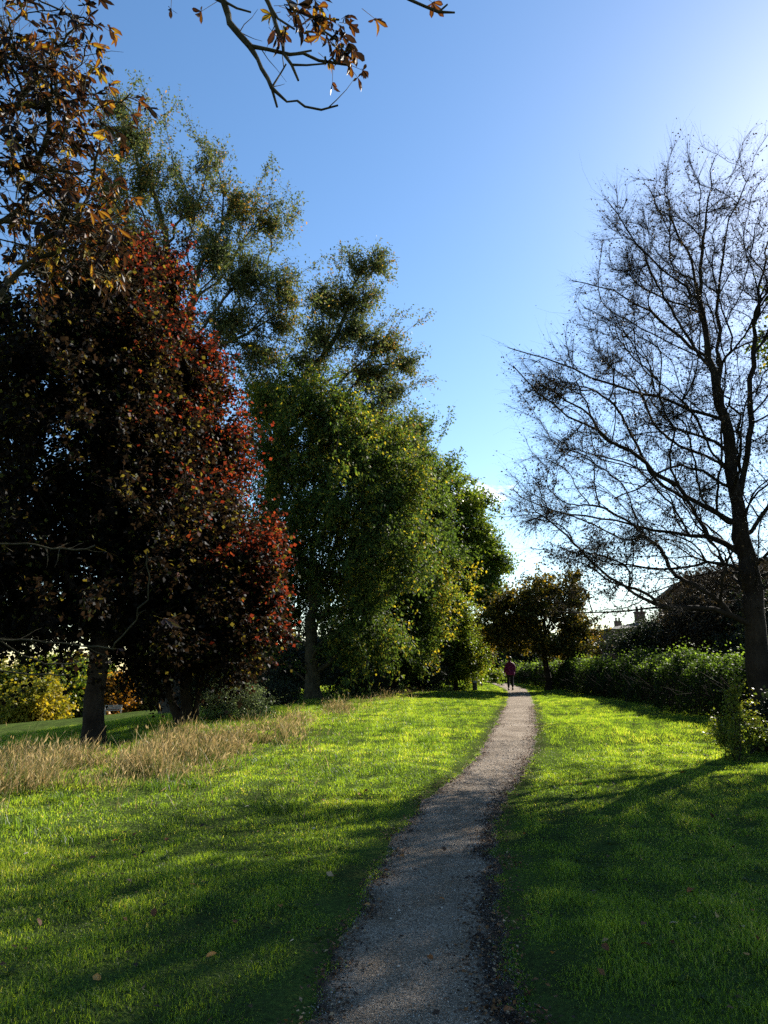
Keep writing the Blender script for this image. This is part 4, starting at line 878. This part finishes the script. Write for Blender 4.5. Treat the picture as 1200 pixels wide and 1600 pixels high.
house('gabled_house','large dark brick house with a steep gable and chimneys behind the bare tree',(p[0]+1.2,46,g0),R(-14),9.5,10,5.6,ztop-g0-5.6,[(-2.6,3.9,1.3,1.4),(0,3.9,1.3,1.4),(2.6,3.9,1.3,1.4),(-2.6,1.4,1.3,1.4),(2.6,1.4,1.3,1.4)],[(-3.3,-1,P(1080,908,46)[2]-g0,1.3)])
p = G(985,62,0); g0=p[2]-.1; zt=P(985,972,62)[2]
house('flat_house','dark boxy house with a low roof and one chimney behind the olive tree',(p[0]+1.,62,g0),R(-8),6,7,zt-g0-.9,.9,[(-1.6,zt-g0-2,1.1,1.2),(1.2,zt-g0-2,1.1,1.2)],[(.2,0,P(985,958,62)[2]-g0,.8)],hip=True)
p = G(948,92,0); g0=p[2]-.1; zt=P(948,988,92)[2]; hh_=zt-g0
house('terraced_house','far dark brick house with white windows above the hedge beside the lime',(p[0],92,g0),R(-4),4.6,8,hh_-1.0,1.0,[(-1.3,hh_-2.1,.95,1.25),(1.0,hh_-2.1,.95,1.25),(-1.3,hh_-4.6,.95,1.25),(1.0,hh_-4.6,.95,1.25)],[(1.9,0,P(967,972,92)[2]-g0,.8)],hip=True)

# ================================================================== SMALL THINGS
# wooden post by the low maple
p = G(742,37.8,0); root = empty('wooden_post',(p[0],37.8,p[2]-.04)); tag(root,'short dark wooden post with a pale cap standing in the lawn left of the walker','post')
M['wood']=plainmat('weathered_wood',(.06,.045,.032),(.03,.022,.016),12,.9,.2,.5); M['palewood']=plainmat('pale_wood',(.30,.28,.24),(.2,.18,.15),12,.9)
bm=bmesh.new(); box(bm,(0,0,.24),(.19,.19,.48),.4,.015); bm_obj('shaft',bm,M['wood'],root)
bm=bmesh.new(); g_=bmesh.ops.create_cone(bm,cap_ends=True,segments=4,radius1=.155,radius2=.06,depth=.10); bmesh.ops.rotate(bm,cent=(0,0,0),matrix=Matrix.Rotation(.4+math.pi/4,3,'Z'),verts=bm.verts); bmesh.ops.translate(bm,vec=(0,0,.535),verts=bm.verts); bm_obj('cap',bm,M['palewood'],root)
# bench across the meadow
p = G(176,70,0); root = empty('park_bench',(p[0],70,p[2])); root.rotation_euler=(0,0,R(12)); tag(root,'small pale wooden bench far across the meadow under the orange tree','bench')
def sl(name, parts_):
    bm=bmesh.new()
    for c_,s_ in parts_: box(bm,c_,s_,0,.01)
    return bm_obj(name,bm,M['palewood'],root)
sl('seat',[((0,-.16+i*.11,.45),(1.6,.09,.035)) for i in range(4)]); sl('backrest',[((0,.27,.6+i*.13),(1.6,.03,.1)) for i in range(3)])
for sx in (-.72,.72):
    sl('leg',[((sx,-.16,.215),(.07,.07,.43))]); sl('leg',[((sx,.305,.46),(.07,.038,.92))]); sl('armrest',[((sx,.03,.65),(.07,.45,.04)),((sx,-.16,.54),(.068,.068,.18))])

# walker
M['skin']=plainmat('skin',(.22,.12,.08),(.18,.09,.06),20,.6,.3,.05); M['jacket']=plainmat('magenta_jacket',(.15,.008,.09),(.11,.006,.065),5,.75,.3,.5)
M['trouser']=plainmat('black_trousers',(.016,.016,.02),(.01,.01,.013),8,.85,.2,.3); M['hair']=plainmat('dark_hair',(.012,.009,.008),(.02,.014,.01),30,.6,.4,.5); M['shoe']=plainmat('dark_shoe',(.02,.02,.022),(.03,.03,.03),8,.6)
def skin_mesh(name, verts, edges, radii, mat, parent, sub=2):
    me=bpy.data.meshes.new(name); me.from_pydata(verts,edges,[]); o=bpy.data.objects.new(name,me); COL.objects.link(o)
    md=o.modifiers.new('skin','SKIN'); sk=me.skin_vertices[0].data
    for i,r_ in enumerate(radii): sk[i].radius = r_ if isinstance(r_,tuple) else (r_,r_)
    sk[0].use_root=True; md.use_smooth_shade=True
    s_=o.modifiers.new('sub','SUBSURF'); s_.levels=sub; s_.render_levels=sub
    me.materials.append(mat); o.parent=parent
    dg=bpy.context.evaluated_depsgraph_get(); nm=bpy.data.meshes.new_from_object(o.evaluated_get(dg)); o.modifiers.clear(); o.data=nm
    for p_ in nm.polygons: p_.use_smooth=True
    return o
p = G(798,39.7,0); root = empty('person',(p[0],39.7,p[2]+.012)); root.rotation_euler=(0,0,R(-6)); tag(root,'person in a loose magenta jacket and black trousers walking away along the path','person')
vb=[(0,0,.93),(0,.01,1.1),(0,.02,1.28),(0,.02,1.42),(0,.03,1.5),(0,.045,1.58),(0,.05,1.68),(0,.04,1.74),
    (-.19,.01,1.40),(-.27,-.03,1.14),(-.29,.06,.90),(-.285,.09,.82), (.19,.01,1.40),(.27,.06,1.14),(.26,.17,.92),(.255,.20,.85),
    (-.09,0,.90),(-.10,.12,.50),(-.10,.06,.10),(-.10,.20,.04), (.09,0,.90),(.10,.02,.48),(.10,-.20,.12),(.10,-.12,.03)]
eb=[(0,1),(1,2),(2,3),(3,4),(4,5),(5,6),(6,7),(3,8),(8,9),(9,10),(10,11),(3,12),(12,13),(13,14),(14,15),(0,16),(16,17),(17,18),(18,19),(0,20),(20,21),(21,22),(22,23)]
rb=[(.15,.11),(.14,.10),(.16,.11),(.12,.09),.055,.085,.10,.06,.06,.045,.032,.028,.06,.045,.032,.028,.085,.058,.04,.035,.085,.058,.04,.035]
for w_, sd in ((11,-1),(15,1)):      # four unequal fingers, slightly curled, and a thumb from the side of each palm
    wx,wy,wz = vb[w_]
    for j,(oy,ln) in enumerate([(-.030,.075),(-.010,.085),(.010,.080),(.028,.062)]):
        b0=len(vb); vb += [(wx,wy+oy,wz-.06),(wx-sd*.008,wy+oy*1.15-.004,wz-.06-ln*.6),(wx-sd*.028,wy+oy*1.2-.008,wz-.06-ln)]
        eb += [(w_,b0),(b0,b0+1),(b0+1,b0+2)]; rb += [(.016,.012),.009,.008]
    b0=len(vb); vb += [(wx-sd*.012,wy-.045,wz-.025),(wx-sd*.022,wy-.062,wz-.065)]; eb += [(w_,b0),(b0,b0+1)]; rb += [.011,.009]
skin_mesh('body',vb,eb,rb,M['skin'],root)
def loft(name, rings, mat, parent, k=20, cap=True, wob=0, seed=0):
    rr=np.random.default_rng(seed); bm=bmesh.new(); vs=[]
    for (cx,cy,cz_,rx,ry) in rings:
        ph=rr.uniform(0,6); vs.append([bm.verts.new((cx+math.cos(2*math.pi*i/k)*rx*(1+wob*math.sin(5*2*math.pi*i/k+ph)),cy+math.sin(2*math.pi*i/k)*ry*(1+wob*math.sin(5*2*math.pi*i/k+ph)),cz_)) for i in range(k)])
    for a_,b_ in zip(vs[:-1],vs[1:]):
        for i in range(k): bm.faces.new([a_[i],a_[(i+1)%k],b_[(i+1)%k],b_[i]])
    if cap: bm.faces.new(vs[0][::-1]); bm.faces.new(vs[-1])
    return bm_obj(name,bm,mat,parent,smooth=True)
jb=bmesh.new()
jo=loft('jacket',[(0,0,.80,.235,.19),(0,0,.86,.25,.20),(0,0,.98,.245,.19),(0,.01,1.12,.23,.175),(0,.015,1.28,.225,.165),(0,.02,1.38,.21,.145),(0,.022,1.44,.15,.11),(0,.03,1.50,.075,.075),(0,.035,1.53,.07,.07)],M['jacket'],root,wob=.03)
for s_,pts in ((-1,[(-.17,.01,1.40),(-.26,-.02,1.14),(-.285,.055,.93)]),(1,[(.17,.01,1.40),(.26,.05,1.14),(.255,.155,.95)])):
    skin_mesh('sleeve',pts,[(0,1),(1,2)],[.085,.075,.055],M['jacket'],root)
skin_mesh('trousers',[(0,0,.90),(-.09,0,.86),(-.10,.12,.50),(-.10,.065,.12),(.09,0,.86),(.10,.02,.48),(.10,-.19,.15)],[(0,1),(1,2),(2,3),(0,4),(4,5),(5,6)],[.13,.105,.085,.062,.105,.085,.062],M['trouser'],root)
for c_ in ((-.10,.10,.045),(.10,-.17,.06)):
    bm=bmesh.new(); bmesh.ops.create_uvsphere(bm,u_segments=14,v_segments=8,radius=1); bmesh.ops.scale(bm,vec=(.055,.145,.055),verts=bm.verts)
    if c_[1]<0: bmesh.ops.rotate(bm,cent=(0,0,0),matrix=Matrix.Rotation(-.35,3,'X'),verts=bm.verts)
    bmesh.ops.translate(bm,vec=c_,verts=bm.verts); bm_obj('shoe',bm,M['shoe'],root,True)
bm=bmesh.new(); bmesh.ops.create_uvsphere(bm,u_segments=20,v_segments=14,radius=1); bmesh.ops.scale(bm,vec=(.105,.12,.125),verts=bm.verts); bmesh.ops.translate(bm,vec=(0,.03,1.675),verts=bm.verts)
bmesh.ops.delete(bm,geom=[v for v in bm.verts if v.co.y>.09 and v.co.z<1.70],context='VERTS'); bm_obj('hair',bm,M['hair'],root,True)

# fallen leaves: the larger ones one by one, the crumbs as litter
rr=np.random.default_rng(500)
def leafmesh(seed):
    r_=np.random.default_rng(seed); V=[];Q=[]; n_=7; c=r_.uniform(.1,.5); sk=r_.uniform(-.2,.2)
    for i in range(n_):
        t=i/(n_-1); w_=math.sin(math.pi*min(1,t*.93+.05))**.8*.36*(1+.12*math.sin(i*2.3+seed))
        for s_ in (-1,0,1): V.append((s_*w_+sk*t*t, t-.5, c*(s_*s_)*w_*.9+ .25*c*math.sin(t*3)+r_.normal(0,.02)))
    for i in range(n_-1):
        for k in (0,1): Q.append([i*3+k,i*3+k+1,i*3+k+4,i*3+k+3])
    return np.array(V)*np.array([1,1,1]),np.array(Q)
lms=[]
spots=[(865,1500,'r',0),(1053,1453,'r',0),(1160,1458,'r',0),(1168,1502,'r',0),(1010,1488,'r',0),(946,1492,'r',0),(868,1570,'r',0),(852,1592,'r',0),(795,1590,'r',0),(908,1230,'r',0),(880,1275,'r',0),(965,1253,'r',0),(1170,1312,'r',0),(1080,1400,'r',0),(950,1345,'r',0),(1120,1440,'r',0),
 (366,1450,'l',0),(450,1340,'l',0),(450,1468,'l',0),(516,1292,'l',0),(561,1245,'l',0),(572,1240,'l',0),(490,1300,'l',0),(523,1376,'l',0),(240,1435,'l',0),(385,1265,'l',0),(210,1310,'l',0),(260,1318,'l',0),(438,1425,'l',0),(120,1330,'l',0),(330,1503,'l',0),(180,1320,'l',0),(455,1480,'l',0),(505,1255,'l',0),(40,1340,'l',0),(60,1450,'l',0),(300,1390,'l',0),(150,1540,'l',0),
 (572,1417,'p',0),(603,1362,'p',0),(775,1535,'p',0),(690,1408,'p',0),(672,1500,'p',0),(745,1185,'p',0),(770,1430,'p',0),(628,1340,'p',0)]
lbl={'r':'small curled autumn leaf lying in the short grass right of the path','l':'small curled autumn leaf lying in the short grass left of the path','p':'small dry autumn leaf lying on the gravel path'}
grp={'r':'fallen leaves on the right lawn','l':'fallen leaves on the left lawn','p':'fallen leaves on the gravel path'}
for i,(u,v,k,_) in enumerate(spots):
    q_=gp(u,v); V,Q=leafmesh(i); sz_=rr.uniform(.035,.062)
    tcol=rr.choice([.0,.2,.4,.6,.8,.95],p=[.35,.25,.2,.1,.05,.05]); o=mesh_np('fallen_leaf',V*sz_,Q,M['fallen'],tint=np.full(len(V),tcol)+rr.normal(0,.04,len(V)),smooth=True)
    zz=gz(q_[0],q_[1])+(.035 if k!='p' else .012); o.location=(q_[0],q_[1],zz); o.rotation_euler=(rr.normal(0,.3),rr.normal(0,.3),rr.uniform(0,6.28))
    tag(o,lbl[k],'leaf',grp[k])
# litter
n=24000; y=2.5+rr.random(n)**1.4*22; side=rr.random(n)
x=np.where(side<.42, xp(y)+edge(y,1)+rr.normal(-.06,.10,n), np.where(side<.62, xp(y)-edge(y,-1)+rr.normal(.03,.06,n), xp(y)+rr.uniform(-8,6,n)))
kk=rr.random(n)<np.where(side<.62,1,np.clip(.25+.9*vnoise(x,y,91,1.6),.05,1)); x,y,side=x[kk],y[kk],side[kk]; n=len(x)
onp=np.abs(x-xp(y))<wp(y)/2
z=T(x,y)+np.where(onp,.0,rr.uniform(.02,.05,n))
L=rr.uniform(.012,.035,n)*np.where(side<.62,1,np.where(rr.random(n)<.12,2.4,1.3)); 
lv,lq=leafquads(np.stack([x,y,z],-1),nrm(np.stack([rr.normal(0,1,n),rr.normal(0,1,n),rr.normal(0,.25,n)],-1)),nrm(np.stack([rr.normal(0,.4,n),rr.normal(0,.4,n),np.ones(n)],-1)),L,L*.6,.2)
M['litter']=leafmat('litter',[(0,(.022,.014,.009)),(.6,(.06,.035,.02)),(.88,(.19,.085,.028)),(1,(.4,.30,.18))],.15,(1.2,1,.8),.7)
tag(mesh_np('leaf_litter',lv,lq,M['litter'],tint=np.repeat(rr.random(n),4)),'brown crumbs of old leaves along the path edges and in the grass','leaf litter',kind='stuff')
print('TOTAL FACES', sum(len(o.data.polygons) for o in bpy.data.objects if o.type=='MESH'))

# broad-leaved weeds in the turf
rr=np.random.default_rng(620); Vs=[];Qs=[];ts=[];off=0
for k in range(900):
    y_=2.6+rr.random()**1.3*20; x_=xp(y_)+rr.uniform(-1,1)*(2+.5*y_)
    if abs(x_-xp(y_))<wp(y_)/2+.05 or vnoise(np.array(x_),np.array(y_),93,1.8)<.1: continue
    m_=rr.integers(5,10); a=rr.uniform(0,6.28,m_); el=rr.uniform(.15,.7,m_)
    d=np.stack([np.cos(a)*np.cos(el),np.sin(a)*np.cos(el),np.sin(el)],-1); L=rr.uniform(.03,.075,m_)
    v,q=leafquads(np.tile([[x_,y_,float(T(x_,y_))+.004]],(m_,1)),d,nrm(np.stack([-d[:,0],-d[:,1],np.ones(m_)*1.2],-1)),L,L*rr.uniform(.3,.6),.1)
    Vs.append(v);Qs.append(q+off);off+=len(v);ts.append(np.repeat(rr.uniform(.1,.7,m_),4))
tag(mesh_np('lawn_weeds',np.concatenate(Vs),np.concatenate(Qs),M['greenleaf'],tint=np.concatenate(ts)),'low broad-leaved weeds scattered through the turf','weeds',kind='stuff')
